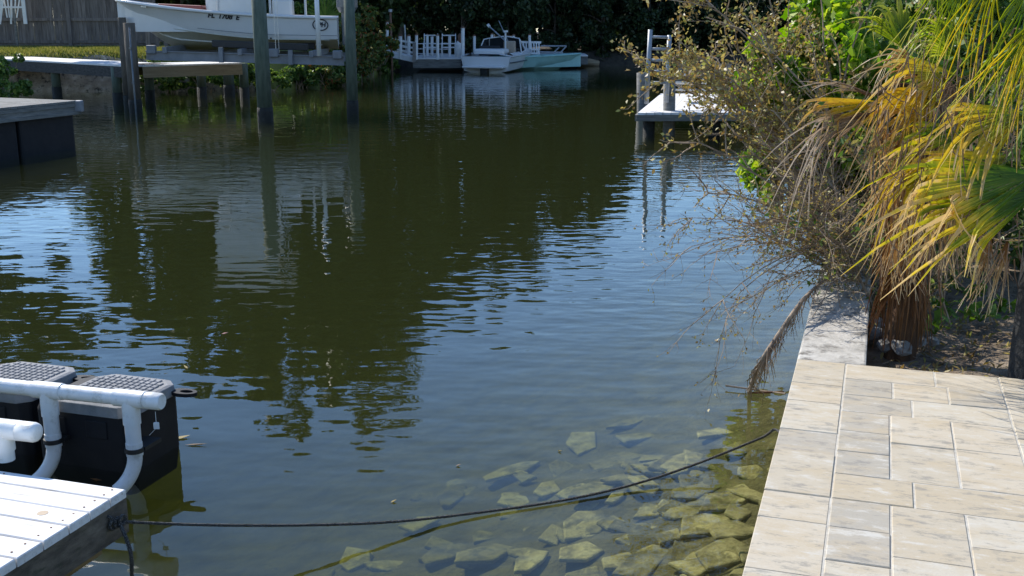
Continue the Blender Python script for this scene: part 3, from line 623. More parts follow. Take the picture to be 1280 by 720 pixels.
h2 = MB(); h2.loft(secs_b); h2.build('bottom', M['bottom'], bt, smooth=True)
MB().tube(strake[2:-4], .02, 6).build('strake', M['gelcoat'], bt, smooth=True)
MB().tube(chine[1:-3], .016, 6).build('chine_rail', M['bottom'], bt, smooth=True)
for sgn in (-1, 1):
    MB().tube([BW(l, sgn * (sb + .015), sz) for sb, sz, l in rail], .04, 8).build('rub_rail', M['gelcoat'], bt, smooth=True)
    cap = MB(); cap.loft([[BW(l, sgn * sb, sz + .02), BW(l, sgn * max(sb - .22, 0), sz + .03)] for sb, sz, l in rail]); cap.build('gunwale_top', M['gelcoat'], bt, smooth=True)
    lin = MB(); lin.loft([[BW(l, sgn * max(sb - .22, 0), sz + .03), BW(l, sgn * max(sb - .25, 0), .45)] for sb, sz, l in rail]); lin.build('liner', M['gelcoat'], bt)
fl = MB(); fl.loft([[BW(l, -max(sb - .24, .0), .46), BW(l, max(sb - .24, 0), .46)] for sb, sz, l in rail]); fl.build('deck', M['gelcoat'], bt)
MB().tube([BW(t * BL, -hull_sec(t)[0] * .985 + .0, hull_sec(t)[4] + (hull_sec(t)[2] - hull_sec(t)[4]) * .2 - .0) + Vector((0, -.045 - .02 * t, 0)) for t in np.linspace(.0, .62, 16)], .006, 5).build('pin_stripe', M['engine'], bt)
cs = MB(); cl = BL * .46
cs.box(BW(cl + .1, 0, .98), (1.25, 1.0, 1.05), Matrix((HX, HY, Vector((0, 0, 1)))).transposed()); cns = cs.build('console', M['gelcoat'], bt, bevel=.08, segs=3)
ws = MB(); ws.add([BW(cl + .35, -.36, 1.5), BW(cl + .35, .36, 1.5), BW(cl + .18, .32, 1.95), BW(cl + .18, -.32, 1.95)], [(0, 1, 2, 3)]); ws.build('windshield', M['dark_glass'], cns)
MB().tube([BW(cl - .48, -.02, 1.28) + HY * (.19 * math.cos(q)) + Vector((0, 0, .19 * math.sin(q))) for q in np.linspace(0, 6.2832, 17)], .014, 6).build('steering_wheel', M['steel'], cns)
ls = MB(); ls.box(BW(BL * .25, 0, .85), (.5, .95, .8), Matrix((HX, HY, Vector((0, 0, 1)))).transposed()); ls.build('leaning_post', M['gelcoat'], bt, bevel=.06)
for l0, l1, z in ((.60, .80, .93),): MB().bar(BW(BL * l0, -.45, hull_sec(.7)[2] + .01), BW(BL * l1, -.28, hull_sec(.75)[2] + .03), .4, .14).build('bow_cushion', M['maroon'], bt, bevel=.03)
ZT = 2.95
for la, sg in ((-.55, -1), (-.55, 1), (.45, -1), (.45, 1)):
    MB().tube([BW(cl + la, sg * .5, .46), BW(cl + la * .92, sg * .52, 1.6), BW(cl + la * .85, sg * .6, ZT)], .032, 10).build('top_leg', M['whitepaint'], bt, smooth=True)
tt = MB(); tt.box(BW(cl - .1, 0, ZT + .05), (2.1, 1.75, .09), Matrix((HX, HY, Vector((0, 0, 1)))).transposed()); tt.build('hard_top', M['gelcoat'], bt, bevel=.04)
for sg in (-1, 1):
    MB().bar(BW(cl - .75, sg * .66, (ZT + 1.5) / 2), BW(cl + .80, sg * .62, (ZT + 1.5) / 2), .012, ZT - 1.5).build('side_curtain', M['gelcoat'], bt)
MB().bar(BW(cl + .82, -.6, (ZT + 1.5) / 2), BW(cl + .82, .6, (ZT + 1.5) / 2), .012, ZT - 1.5).build('front_curtain', M['gelcoat'], bt)
for k in range(4): MB().tube([BW(cl - 1.0, -.6 + .4 * k, ZT), BW(cl - 1.12, -.6 + .4 * k, ZT + .38)], .022, 8).build('rod_holder', M['steel'], bt)
for l_, b0 in ((.30, -.75), (.14, -.9)): MB().tube([BW(BL * l_, b0, .8), BW(BL * l_, b0, 1.9)], .03, 8).build('rod_post', M['whitepaint'], bt, smooth=True)
ob = MB(); Mr = Matrix((HX, HY, Vector((0, 0, 1)))).transposed()
ob.loft([[BW(-.22 + a * sx, b_ * sx, z) for a, b_ in ((-.30, -.12), (-.18, -.2), (.16, -.2), (.24, -.1), (.24, .1), (.16, .2), (-.18, .2), (-.30, .12))] for z, sx in ((.92, .72), (1.05, 1), (1.35, 1.02), (1.52, .85), (1.58, .55))], True)
eng = ob.build('outboard', M['engine'], bt, bevel=.02)
MB().box(BW(-.22, 0, .52), (.24, .18, .85), Mr).build('outboard_leg', M['engine'], eng, bevel=.03)
def text_on(s, parent, name, p, size, mat, ex, ez, shear=0.0):
    cu = bpy.data.curves.new(name, 'FONT'); cu.body = s; cu.size = size; cu.extrude = .002; cu.align_x = 'CENTER'; cu.align_y = 'CENTER'; cu.shear = shear; cu.offset = .006
    to = bpy.data.objects.new(name, cu); dg = bpy.context.evaluated_depsgraph_get(); COL.objects.link(to); dg.update()
    me = bpy.data.meshes.new_from_object(to.evaluated_get(bpy.context.evaluated_depsgraph_get())); COL.objects.unlink(to); bpy.data.objects.remove(to)
    ex = Vector(ex).normalized(); ez = Vector(ez); ez = (ez - ex * ez.dot(ex)).normalized(); ny_ = ez.cross(ex) * -1
    Mx = Matrix((ex, ez, ex.cross(ez))).transposed().to_4x4(); Mx.translation = p; me.transform(Mx); me.materials.clear()
    return finish(name, me, M[mat], parent)
def side_pt(t, q, out=.012):
    i = t * NT; i0 = int(i); fr_ = i - i0; k = q * 5; k0 = min(int(k), 4); fk = k - k0
    a = secs_t[i0][0][k0].lerp(secs_t[i0][0][k0 + 1], fk); c = secs_t[i0 + 1][0][k0].lerp(secs_t[i0 + 1][0][k0 + 1], fk); p = a.lerp(c, fr_)
    e1 = (secs_t[i0 + 1][0][3] - secs_t[i0][0][3]).normalized(); e2 = (secs_t[i0][0][5] - secs_t[i0][0][3]).normalized(); nn = e1.cross(e2); nn = nn if nn.y < 0 else -nn
    return p + nn.normalized() * out, e1, e2
def lettering(s, t0, t1, q, size, name):       # characters follow the hull one by one
    k = len(s); ob_ = None; MBs = []
    for i, chx in enumerate(s):
        if chx == ' ': continue
        p, e1, e2 = side_pt(t0 + (t1 - t0) * (i + .5) / k, q, .014); MBs.append(text_on(chx, hull, name, p, size, 'ink', -e1, e2, .25))
    return MBs
lettering('FL 1708 E', .575, .435, .80, .17, 'registration_character')
p, e1, e2 = side_pt(.075, .66, .014)
MB().tube([p - e1 * (.185 * math.cos(q)) + e2 * (.135 * math.sin(q)) for q in np.linspace(0, 6.2832, 25)], .013, 6).build('oval_emblem', M['ink'], hull)
text_on('SPH', hull, 'emblem_letters', p, .15, 'ink', -e1, e2, .1)
for t_ in (.34, .37, .30):
    p, e1, e2 = side_pt(t_, .16, .005); MB().tube([p, p + Vector((0, -.012, 0))], .028, 10).build('through_hull', M['ink'], hull)
p, e1, e2 = side_pt(.86, .9, .01); MB().bar(p - e1 * .08, p + e1 * .08, .03, .05).build('cleat', M['steel'], hull)
MB().tube([BW(BL * .985, 0, 1.0), BW(BL * .93, 0, .72), BW(BL * .89, 0, .56)], .018, 6).build('stem_band', M['steel'], bt)

# grey floating dock further left
t = thing('floating_dock', 'grey timber floating dock on a big black float', 'dock', (-7.69, 19.95, 0))
Ga = Vector((-7.69, 19.95, 0)); Gd = Vector((-.38, -.925, 0)).normalized(); Gs = Vector((Gd.y, -Gd.x, 0)); ZG = .84
for k in range(5):
    a = Ga + Gd * (k * 1.3 + .03) ; c = Ga + Gd * (k * 1.3 + 1.27)
    b_ = MB(); b_.bar(a + Gs * 1.1 + Vector((0, 0, .23)), c + Gs * 1.1 + Vector((0, 0, .23)), 2.1, .78); b_.build('float', M['black_plastic'], t, bevel=.04)
for k in range(42):
    c = Ga + Gd * (.08 + k * .152) + Vector((0, 0, ZG - .02)); MB().bar(c - Gs * .06, c + Gs * 2.3, .142, .04, ch=.004).build('plank', M['timber_grey'], t)
for z, hh in ((ZG - .075, .06), (ZG - .15, .085)):
    MB().bar(Ga - Gs * .02 + Vector((0, 0, z)), Ga - Gs * .02 + Gd * 6.4 + Vector((0, 0, z)), .08 if hh < .07 else .05, hh).build('fascia', M['timber_grey'], t)
MB().bar(Ga - Gs * .06 - Gd * .02 + Vector((0, 0, ZG - .215)), Ga - Gs * .06 + Gd * 4 + Vector((0, 0, ZG - .215)), .05, .05).build('rub_strip', M['timber_grey'], t)
MB().box(Ga + Vector((0, 0, ZG - .10)) - Gs * .06, (.14, .14, .2)).build('corner_bracket', M['alu_dull'], t, bevel=.02)

# privacy fence
YF = 40.0; zf = 1.12
fn = thing('privacy_fence', 'grey weathered wooden privacy fence with two rails behind the lawn', 'fence', (-18, YF, zf))
x = -25.0; rf = random.Random(3)
while x < -12.4:
    o = MB().box((x, YF + rf.uniform(-.006, .006), zf + 1.0), (.136, .02, 2.05 + rf.uniform(-.02, .02))).build('board', M['fence'], fn); x += .143
for z in (.22, .98, 1.78): MB().bar((-25, YF - .05, zf + z), (-12.4, YF - .05, zf + z), .06, .10).build('rail', M['fence'], fn)
for px in (-60, 87, 155): q = D(px, 40, YF - .12); MB().box((q.x, YF - .115, zf + 1.0), (.13, .07, 2.1)).build('post', M['fence'], fn)
MB().bar((-25, YF - .03, zf + .03), (-12.4, YF - .03, zf + .03), .05, .2).build('kickboard', M['fence'], fn)
pf = thing('picket_fence', 'low picket fence with open gaps seen below the hull', 'fence', (-11.5, 39, zf))
for k in range(9): MB().box((-12.25 + k * .30, 38.6, zf + .62), (.15, .03, 1.3)).build('picket', M['fence'], pf)
for z in (.3, 1.1): MB().bar((-12.4, 38.64, zf + z), (-9.7, 38.64, zf + z), .04, .08).build('rail', M['fence'], pf)

# white slatted stand against the fence
a = D(20, 30, 39.3)
st = thing('garden_stand', 'white slatted wooden stand with splayed legs in front of the grey fence', 'garden stand', (a.x, 39.3, zf))
for s_, px0, px1 in ((-1, 4, -1), (1, 27, 32)):
    p0, p1 = D(px1, 30, 39.2), D(px0 - (6 if s_ < 0 else -5) * 0, -14, 39.2); MB().bar(p0, p1, .12, .04, up=(0, 1, 0)).build('leg', M['whitepaint'], st)
for k, (x0, x1) in enumerate([(9, 3), (12, 8), (15, 14), (18, 20), (21, 26)]):
    MB().bar(D(x0, 22, 39.25), D(x1, -12, 39.25), .04, .02, up=(0, 1, 0)).build('slat', M['whitepaint'], st)
MB().bar(D(0, 9, 39.2), D(31, 9, 39.2), .03, .06).build('crossbar', M['whitepaint'], st); MB().bar(D(14, 30, 39.3), D(14, -12, 39.3), .06, .03, up=(0, 1, 0)).build('slat', M['whitepaint'], st)
MB().bar(Vector((a.x, 39.25, zf)), Vector((a.x, 39.25, zf + 1.4)), .06, .05, up=(0, 1, 0)).build('post', M['timber_grey'], st)

# ================================================================== FAR DOCK WITH BOATS
YD = 46.6
fd = thing('far_dock', 'low grey floating dock with white capped posts at the end of the canal', 'dock', (-2, YD, 0))
def fbar(a, b_, w_, h_, name, mat, par, up=(0, 0, 1)): return MB().bar(a, b_, w_, h_, up=up).build(name, M[mat], par)
da, db = D(516, 79, YD), D(580, 80, YD)
xr = db.x - .12
for (x0, x1, y0, y1) in ((da.x, xr, YD, YD + 4.0), (xr + .004, 3.3, YD + 4.0 - .9, YD + 6)):
    MB().box(((x0 + x1) / 2, (y0 + y1) / 2, .30), (x1 - x0, y1 - y0, .36)).build('float_deck', M['timber_grey'], fd, bevel=.02)
    MB().box(((x0 + x1) / 2, (y0 + y1) / 2, .50), (x1 - x0 + .0, y1 - y0 + .1, .045)).build('deck_boards', M['plank_white'], fd)
def cpost(px, ytop, ybot, Y, par, r=.062, mat='whitepaint', cap='rust'):
    a, c = D(px, ybot, Y), D(px, ytop, Y); o = MB().tube([a, c], r, 10).build('post', M[mat], par, smooth=True); autos(o)
    MB().tube([c, c + Vector((0, 0, .02)), c + Vector((0, 0, .06))], [r * 1.25, r * 1.25, r * .5], 10).build('post_cap', M[cap], o)
for px, yt, dY in ((520.5, 44, 0), (534, 44, 2.0), (547, 44.5, 0), (562, 45, 2.0), (593, 45, 3.9), (615, 43, 3.9), (642, 44.5, 3.9), (662, 44, 3.9), (540, 45.5, 2.1)):
    cpost(px, yt, 74.5, YD + dY, fd)
cpost(578.5, 35, 76, YD + .05, fd, .075)
fbar(D(518, 78, YD), D(518, 53, YD), .14, .12, 'post', 'engine', fd, (0, 1, 0))
# gangway up to the left bank
gw = thing('gangway', 'white railed gangway sloping from the shore shrubs down to the far dock', 'gangway', D(500, 75, YD))
g0, g1 = D(481, 67, YD + .3), D(519, 75, YD + .1)
for off in (0, 1.3): fbar(g0 + Vector((0, off, 0)), g1 + Vector((0, off, 0)), .06, .20, 'side_beam', 'whitepaint', gw)
fbar(g0 + Vector((0, .65, .06)), g1 + Vector((0, .65, .06)), 1.2, .05, 'tread', 'plank_white', gw)
for yo in (12.0, 18.5, 6.0):
    fbar(g0 + Vector((0, 0, (yo - 1) * .0325)) * 1, g1 + Vector((0, 0, (yo + 2) * .0325)), .035, .035, 'rail', 'whitepaint', gw)
    fbar(g0 + Vector((0, 1.3, (yo + 0) * .0325)), g1 + Vector((0, 1.3, (yo + 1) * .0325)), .05, .05, 'rail', 'whitepaint', gw)
for px, yt, yb, off in ((500.5, 45, 74, 0), (511, 45, 69, 1.2), (484, 28, 68, .9), (477, 48, 64, 0.1)): cpost(px, yt, yb, YD + .2 + off, gw, .07 if px != 484 else .06)
t = thing('mooring_pole', 'tall thin rusty pole standing in the water before the gangway', 'pole', P(490.5, 91, 0)); q = P(490.5, 91, 0)
o = MB().tube([(q.x, q.y, -1.5), (q.x - .02, q.y, 2.35)], .045, 8).build('shaft', M['rust'], t, smooth=True); MB().tube([(q.x - .02, q.y, 2.35), (q.x - .02, q.y, 2.46)], .075, 8).build('knob', M['alu'], t)
t = thing('mooring_pole', 'short grey pole leaning behind the gangway rails', 'pole', D(507, 60, YD + 2.5)); MB().tube([D(508, 70, YD + 2.5), D(505.5, 31, YD + 2.5)], .04, 8).build('shaft', M['alu'], t)
# dock rails behind the chairs
for y_ in (54.5, 61, 67): fbar(D(521, y_, YD + 2), D(563, y_ + .5, YD + 2), .025, .03, 'rail', 'whitepaint', fd)
# tubular chairs
def far_chair(pxc, Y, lab, wpx=17):
    s = wpx * .0325; a = D(pxc, 74, Y); z0 = .525; t = thing('patio_chair', lab, 'chair', (a.x, Y, z0), 'white tubular chairs on the far dock')
    for sx in (-1, 1):
        x_ = a.x + sx * s / 2
        MB().tube(smooth_pts([(x_, Y - .25, z0), (x_, Y - .25, z0 + .55), (x_, Y + .2, z0 + .58), (x_, Y + .32, z0 + .95)], 3), .02, 6).build('side_frame', M['whitepaint'], t, smooth=True)
        MB().tube([(x_, Y + .25, z0), (x_, Y + .2, z0 + .58)], .028, 6).build('leg', M['whitepaint'], t)
    MB().box((a.x, Y, z0 + .40), (s, .5, .04)).build('seat', M['whitepaint'], t, bevel=.02)
    for k in (0, 3): MB().tube([(a.x - s / 2, Y + .24 + .03 * k, z0 + .55 + .11 * k), (a.x + s / 2, Y + .24 + .03 * k, z0 + .55 + .11 * k)], .022, 6).build('back_slat', M['whitepaint'], t)
far_chair(538.5, YD + .9, 'white tubular chair on the far dock next to the gangway'); far_chair(561, YD + .9, 'white tubular chair on the far dock next to the white motorboat')
# small statue / potted ornament between chairs and boat
a = D(575, 73, YD + .6); t = thing('dock_ornament', 'small brown and white ornament on the far dock beside the tall post', 'ornament', (a.x, a.y, .52))
MB().tube([(a.x - .05, a.y, .52), (a.x - .05, a.y, .9), (a.x - .02, a.y, 1.05), (a.x - .06, a.y, 1.2)], [.10, .14, .20, .06], 9).build('body', M['whitepaint'], t, smooth=True)
MB().tube([(a.x + .05, a.y, .95), (a.x + .06, a.y, 1.2), (a.x + .03, a.y, 1.42), (a.x + .02, a.y, 1.5)], [.08, .15, .13, .04], 9).build('head', M['rust'], t, smooth=True)
# white slatted bench
t = thing('slatted_bench', 'white slatted bench on the far dock behind the teal boat', 'bench', D(660, 72, YD + 1.7)); YB = YD + 4.0
for k in range(9): fbar(D(649 + k * 3.15, 66, YB), D(648 + k * 3.2, 53, YB + .15), .055, .03, 'back_slat', 'whitepaint', t, (0, 1, 0))
fbar(D(647, 52.5, YB + .15), D(676.5, 53, YB + .15), .05, .09, 'top_rail', 'whitepaint', t); fbar(D(648, 61.5, YB), D(675, 62, YB), .05, .07, 'mid_rail', 'whitepaint', t)
fbar(D(649, 66.5, YB - .25), D(675, 66.5, YB - .25), .45, .05, 'seat', 'whitepaint', t)
for px in (651, 673): fbar(D(px, 72.5, YB - .3), D(px, 60, YB - .3), .07, .06, 'leg', 'whitepaint', t, (0, 1, 0))
# angled hand rail
t = thing('hand_rail', 'grey metal hand rail slanting over the stern of the teal boat', 'rail', D(690, 70, YD + 1.2)); YR = YD + 3.5
for a, c in (((676, 57.5), (708, 57.5)), ((675, 65), (703, 65.5)), ((708, 57.5), (695, 72)), ((699, 59), (686, 72)), ((703, 65), (703, 73))): MB().tube([D(*a, YR), D(*c, YR)], .03, 6).build('tube', M['alu'], t)
t = thing('drift_log', 'short brown log floating past the bow of the teal boat', 'log', P(736, 82, 0)); a = P(737, 82.5, 0)
MB().tube([a + Vector((-.55, 0, .12)), a + Vector((0, .05, .16)), a + Vector((.42, .1, .10))], [.16, .17, .13], 10).build('wood', M['timber_tan'], t, smooth=True)

# bowrider seen from its stern quarter
def small_boat(name, lab, stern, head, Lb_, B_, free, mat, stripe=None):
    hx = Vector((math.sin(head), math.cos(head), 0)); hy = Vector((hx.y, -hx.x, 0)); t = thing(name, lab, 'boat', stern)
    f_ = lambda l, b_, z: Vector(stern) + hx * l + hy * b_ + Vector((0, 0, z)); secs = []; rl_ = []
    for i in range(17):
        s = i / 16; hb = B_ / 2 * max(0, 1 - max(0, (s - .4) / .6) ** 2.4) ** .6 + .01; cb = hb * (.88 - .3 * max(0, s - .3)); sz = free * (1 + .28 * s * s); kz = -.15 + (free + .1) * max(0, (s - .7) / .3) ** 2.4; cz = max(kz + .02, .06 + .1 * s + (.35 * max(0, s - .5) if mat == 'teal' else 0))
        secs.append([f_(s * Lb_ + (.42 * max(0, (s - .55) / .45) * (z / free) if mat == 'teal' else 0), b_, z) for b_, z in ((-hb, sz), (-cb - (hb - cb) * .55, (sz + cz) / 2), (-cb, cz), (0, kz), (cb, cz), (cb + (hb - cb) * .55, (sz + cz) / 2), (hb, sz))]); rl_.append((hb, sz, s * Lb_ + (.42 * max(0, (s - .55) / .45) * (sz / free) if mat == 'teal' else 0)))
    h_ = MB(); h_.loft(secs); h_.add(secs[0], [tuple(range(7))]); ho = h_.build('hull', M[mat], t, smooth=True); autos(ho)
    for sg in (-1, 1):
        MB().tube([f_(l, sg * hb, sz) for hb, sz, l in rl_], .035, 6).build('rub_rail', M['gelcoat'] if mat != 'teal' else M['teal'], t)
        if stripe: MB().tube([f_(l, sg * (hb + .012), sz * .62) for hb, sz, l in rl_[:14]], .022, 6).build('side_stripe', M[stripe], ho)
    return t, f_, rl_, ho
t, f_, rl_, ho = small_boat('bowrider_boat', 'white motorboat with raked windshield moored at the far dock', P(607, 90.5, 0), R(17), 4.9, 2.05, .62, 'gelcoat', 'navy')
dk_ = MB(); dk_.loft([[f_(l, -hb, sz), f_(l, -hb * .5, sz + .10), f_(l, hb * .5, sz + .10), f_(l, hb, sz)] for hb, sz, l in rl_[:3]]); dk_.build('stern_deck', M['gelcoat'], t)
dk_ = MB(); dk_.loft([[f_(l, -hb, sz), f_(l, -hb * .5, sz + .18), f_(l, hb * .5, sz + .18), f_(l, hb, sz)] for hb, sz, l in rl_[9:]]); dk_.build('bow_deck', M['gelcoat'], t)
for sg in (-1, 1):
    g_ = MB(); g_.loft([[f_(l, sg * hb, sz), f_(l, sg * (hb - .22), sz + .12), f_(l, sg * (hb - .28), .3)] for hb, sz, l in rl_[2:10]]); g_.build('side_deck', M['gelcoat'], t)
MB().box(f_(-.22, 0, .22), (1.7, .5, .09), Matrix.Rotation(-R(17), 3, 'Z')).build('swim_platform', M['gelcoat'], t, bevel=.03)
MB().box(f_(-.14, 0, .02), (.30, .3, .42), Matrix.Rotation(-R(17), 3, 'Z')).build('outdrive', M['rubber'], t, bevel=.05)
MB().box(f_(.75, 0, .80), (1.3, .8, .22), Matrix.Rotation(-R(17), 3, 'Z')).build('sun_pad', M['gelcoat'], t, bevel=.08)
MB().box(f_(1.5, .55, .95), (.5, .16, .5), Matrix.Rotation(-R(17), 3, 'Z')).build('helm_seat', M['tan_vinyl'], t, bevel=.05)
MB().box(f_(1.6, -.35, .80), (.9, .2, .4), Matrix.Rotation(-R(17), 3, 'Z')).build('rear_seat', M['rubber'], t, bevel=.05)
for sg in (-1, 1):
    A = [f_(1.9, sg * .93, .72), f_(2.9, sg * .80, .78), f_(2.5, sg * .66, 1.28), f_(2.15, sg * .78, 1.24)]; wsd = MB(); wsd.add(A, [(0, 1, 2, 3)]); w1 = wsd.build('side_window', M['dark_glass'], t)
    C_ = [f_(2.9, sg * .80, .78), f_(3.1, sg * .06, .86), f_(2.62, sg * .06, 1.36), f_(2.5, sg * .66, 1.28)]; wsd = MB(); wsd.add(C_, [(0, 1, 2, 3)]); w2_ = wsd.build('windshield', M['dark_glass'], t)
    MB().tube(A + A[:1], .025, 6).build('frame', M['whitepaint'], w1); MB().tube(C_ + C_[:1], .025, 6).build('frame', M['whitepaint'], w2_)
MB().tube([f_(1.9, .7, .8), D(611, 32.5, YD + 2.0)], .03, 6).build('tow_pole', M['alu'], t); a = D(611, 32.5, YD + 2.0); MB().tube([a - Vector((.05, 0, .02)), a + Vector((.04, 0, .05))], .08, 8).build('pole_float', M['whitepaint'], t)
MB().tube([f_(2.2, .45, .8), D(623.5, 26, YD + 2.3)], .018, 6).build('antenna', M['alu'], t)
MB().tube([f_(1.4, .4, .75), f_(1.4, .4, 1.55)], .035, 6).build('light_post', M['whitepaint'], t); MB().tube([f_(1.4, .4, 1.55), f_(1.4, .4, 1.62)], .10, 8).build('light_head', M['whitepaint'], t)
# teal skiff beyond it
t, f_, rl_, ho = small_boat('teal_skiff', 'faded teal open skiff moored behind the white motorboat', Vector((-.75, 48.1, 0)), R(84), 3.15, 1.4, .50, 'teal')
for sg in (-1, 1): g_ = MB(); g_.loft([[f_(l, sg * hb, sz + .02), f_(l, sg * max(hb - .15, 0), sz + .02), f_(l, sg * max(hb - .18, 0), .1)] for hb, sz, l in rl_]); g_.build('gunwale', M['teal'], t)
g_ = MB(); g_.loft([[f_(l, -hb, sz + .03), f_(l, hb, sz + .03)] for hb, sz, l in rl_[10:]]); g_.build('fore_deck', M['teal'], t)
for l in (.7, 1.7): MB().bar(f_(l, -.6, .36), f_(l, .6, .36), .22, .04).build('thwart', M['whitepaint'], t)

# ================================================================== RIGHT FLOATING DOCK
ZR = .46
rd = thing('floating_dock', 'white decked dock with ladder and grey posts behind the dry shrub', 'dock', P(800, 140, 0))
r0, r1 = P(797, 141, ZR), P(1085, 140, ZR); r2 = P(826, 117, ZR)
dx_ = (r1 - r0); LR = dx_.length; dx_.normalize(); dy_ = (r2 - r0); WR = dy_.length; dy_.normalize()
k = int(LR / .16)
for i in range(k): a = r0 + dx_ * (i + .5) * LR / k + Vector((0, 0, -.02)); MB().bar(a, a + dy_ * WR, LR / k - .01, .04).build('plank', M['plank_white'], rd)
MB().bar(r0 + Vector((0, 0, -.10)) - dx_ * .03, r1 + Vector((0, 0, -.10)), .06, .12).build('fascia', M['timber_grey'], rd); MB().bar(r0 + Vector((0, 0, -.10)) - dx_ * .02, r0 + dy_ * WR + Vector((0, 0, -.10)), .06, .12).build('fascia', M['timber_grey'], rd)
for a in (.2, 1.5, 2.8): q = r0 + dx_ * a + dy_ * .3; MB().tube([(q.x, q.y, -1.5), (q.x, q.y, ZR - .1)], .12, 10).build('support_pile', M['piling_wet'], rd, smooth=True)
for px, yt in ((802, 91), (837, 94)):
    q = P(px + 3, 141, 0) if px < 820 else P(px + 2, 138, ZR); top = D(px, yt, q.y); MB().tube([(q.x, q.y, -1.5), (top.x, top.y, top.z)], .12, 12).build('piling', M['timber_grey'], rd, smooth=True)
YLd = r0.y + .35
for pxs in (((808, 130), (813, 37)), ((833, 128), (837, 44))): MB().tube([D(*pxs[0], YLd), D(*pxs[1], YLd)], .045, 10).build('ladder_rail', M['alu'], rd, smooth=True)
for y_ in (46, 61, 75, 89, 103): MB().tube([D(811, y_, YLd), D(836, y_ + .5, YLd)], .026, 8).build('ladder_rung', M['alu'], rd, smooth=True)
# bench and rails further back on that dock
t = thing('dock_bench', 'pale grey slatted bench standing on the white dock behind the shrub', 'bench', D(880, 112, r0.y + 3))
YQ = r0.y + 3.0
for y_ in (82, 91, 99): MB().bar(D(846, y_, YQ), D(915, y_ + .5, YQ), .03, .09).build('back_slat', M['timber_grey'], t)
MB().bar(D(846, 106, YQ - .3), D(915, 106.5, YQ - .3), .5, .05).build('seat', M['timber_grey'], t)
for px in (850, 880, 911): MB().bar(D(px, 116, YQ), D(px, 80, YQ), .07, .07, up=(0, 1, 0)).build('leg', M['timber_grey'], t)
t = thing('dock_railing', 'thin white railing along the dock behind the dry shrub', 'railing', D(840, 110, r0.y + 1))
for y_ in (93, 103, 112): MB().tube([D(838, y_, r0.y + .9), D(960, y_ + 1, r0.y + .9)], .02, 6).build('rail', M['whitepaint'], t)
for px in (842, 880, 930): MB().tube([D(px, 128, r0.y + .9), D(px, 92, r0.y + .9)], .025, 6).build('baluster', M['whitepaint'], t)

# ================================================================== VEGETATION
def crown_mesh(name, seed, nclump, nleaf, size, shape=1.0, gap=.0, low=0.0):
    """unit crown (radius 1 in x, y; height 0..1): leaf clumps filling an uneven volume"""
    r = np.random.default_rng(seed); C = []
    while len(C) < nclump:
        p = r.uniform(-1, 1, 3); d = np.linalg.norm(p)
        if d < 1 and d > .35 * r.uniform(): C.append(p)
    C = np.array(C); C *= (1 + .18 * np.sin(C[:, [1]] * 5 + seed) * np.cos(C[:, [2]] * 4))
    C[:, 2] = (C[:, 2] * .5 + .5)
    rad = r.uniform(.12, .30, nclump); idx = r.integers(0, nclump, nleaf)
    off = r.normal(size=(nleaf, 3)); off /= np.linalg.norm(off, axis=1)[:, None]; off *= (r.uniform(.3, 1, size=(nleaf, 1)) ** .6) * rad[idx][:, None]; off[:, 2] *= .42
    V = C[idx] + off; return V, C
def add_tree(name, lab, x, y, z, h, rad, seed, mat='leaf_tree', nleaf=9000, leaf=.22, base=.12, group=None, trunk_r=.16, nclump=70, lean=0.0, cat='tree', limbs=7):
    t = thing(name, lab, cat, (x, y, z), group); r = np.random.default_rng(seed)
    V, C = crown_mesh(name, seed, nclump, nleaf, leaf)
    S = np.array([rad, rad, h * (1 - base)]); O = np.array([x + lean, y, z + h * base])
    me = quads_mesh('crown', leaves(r, V * S + O, leaf, .55)); finish('crown', me, M[mat], t)
    tb = MB(); top = Vector((x + lean, y, z + h * .72)); tb.tube(smooth_pts([(x, y, z - .4), (x + .1 * rad * r.uniform(-1, 1), y, z + h * .25), (x + lean * .6, y + .1, z + h * .5), top], 4), list(np.linspace(trunk_r, trunk_r * .35, 13)), 8)
    for k in range(limbs):
        c = C[int(r.integers(0, len(C)))] * S + O; s_ = Vector((x + lean * .4, y, z + h * r.uniform(.15, .55))); mid = s_.lerp(Vector(c), .5) + Vector((0, 0, .1 * h * r.uniform(0, 1)))
        tb.tube(smooth_pts([s_, mid, c], 3), list(np.linspace(trunk_r * .5, trunk_r * .1, 7)), 5)
    tb.build('trunk', M['bark'], t, smooth=True); return t
tall = [(-15.2, 46.5, 11.2, 2.6, 'broad tall tree behind the lawn, next to open sky'), (-12.6, 47.6, 13.4, 3.0, 'tall bushy tree behind the lifted bow'), (-10.0, 49.0, 16.2, 3.0, 'tall rounded tree behind the shore shrub'), (-7.5, 50.5, 16.6, 2.8, 'tallest dark tree behind the gangway end'), (-5.2, 52.5, 13.4, 2.6, 'tall dark tree above the gangway'),
        (-2.7, 54.5, 11.4, 2.6, 'dark tree behind the dock chairs'), (.3, 55.0, 9.8, 2.6, 'dark tree behind the white motorboat'), (3.4, 55.5, 8.2, 2.5, 'dark tree behind the teal skiff'), (6.4, 56.5, 5.8, 2.5, 'low dark tree past the floating log'), (9.6, 57.0, 5.2, 2.6, 'low dark tree beyond the dock ladder'), (13.2, 57.5, 5.6, 2.8, 'low dark tree behind the dry shrub'), (17, 58, 6.5, 3, 'dark tree at the far right bank')]
for k, (x, y, h_, r_, lab) in enumerate(tall): add_tree('shade_tree', lab, x, y, .4, h_, r_, 20 + k, 'leaf_tree' if x < -4 else 'leaf_far', 17000, .36, .10, 'trees at the end of the canal', .22, 90)
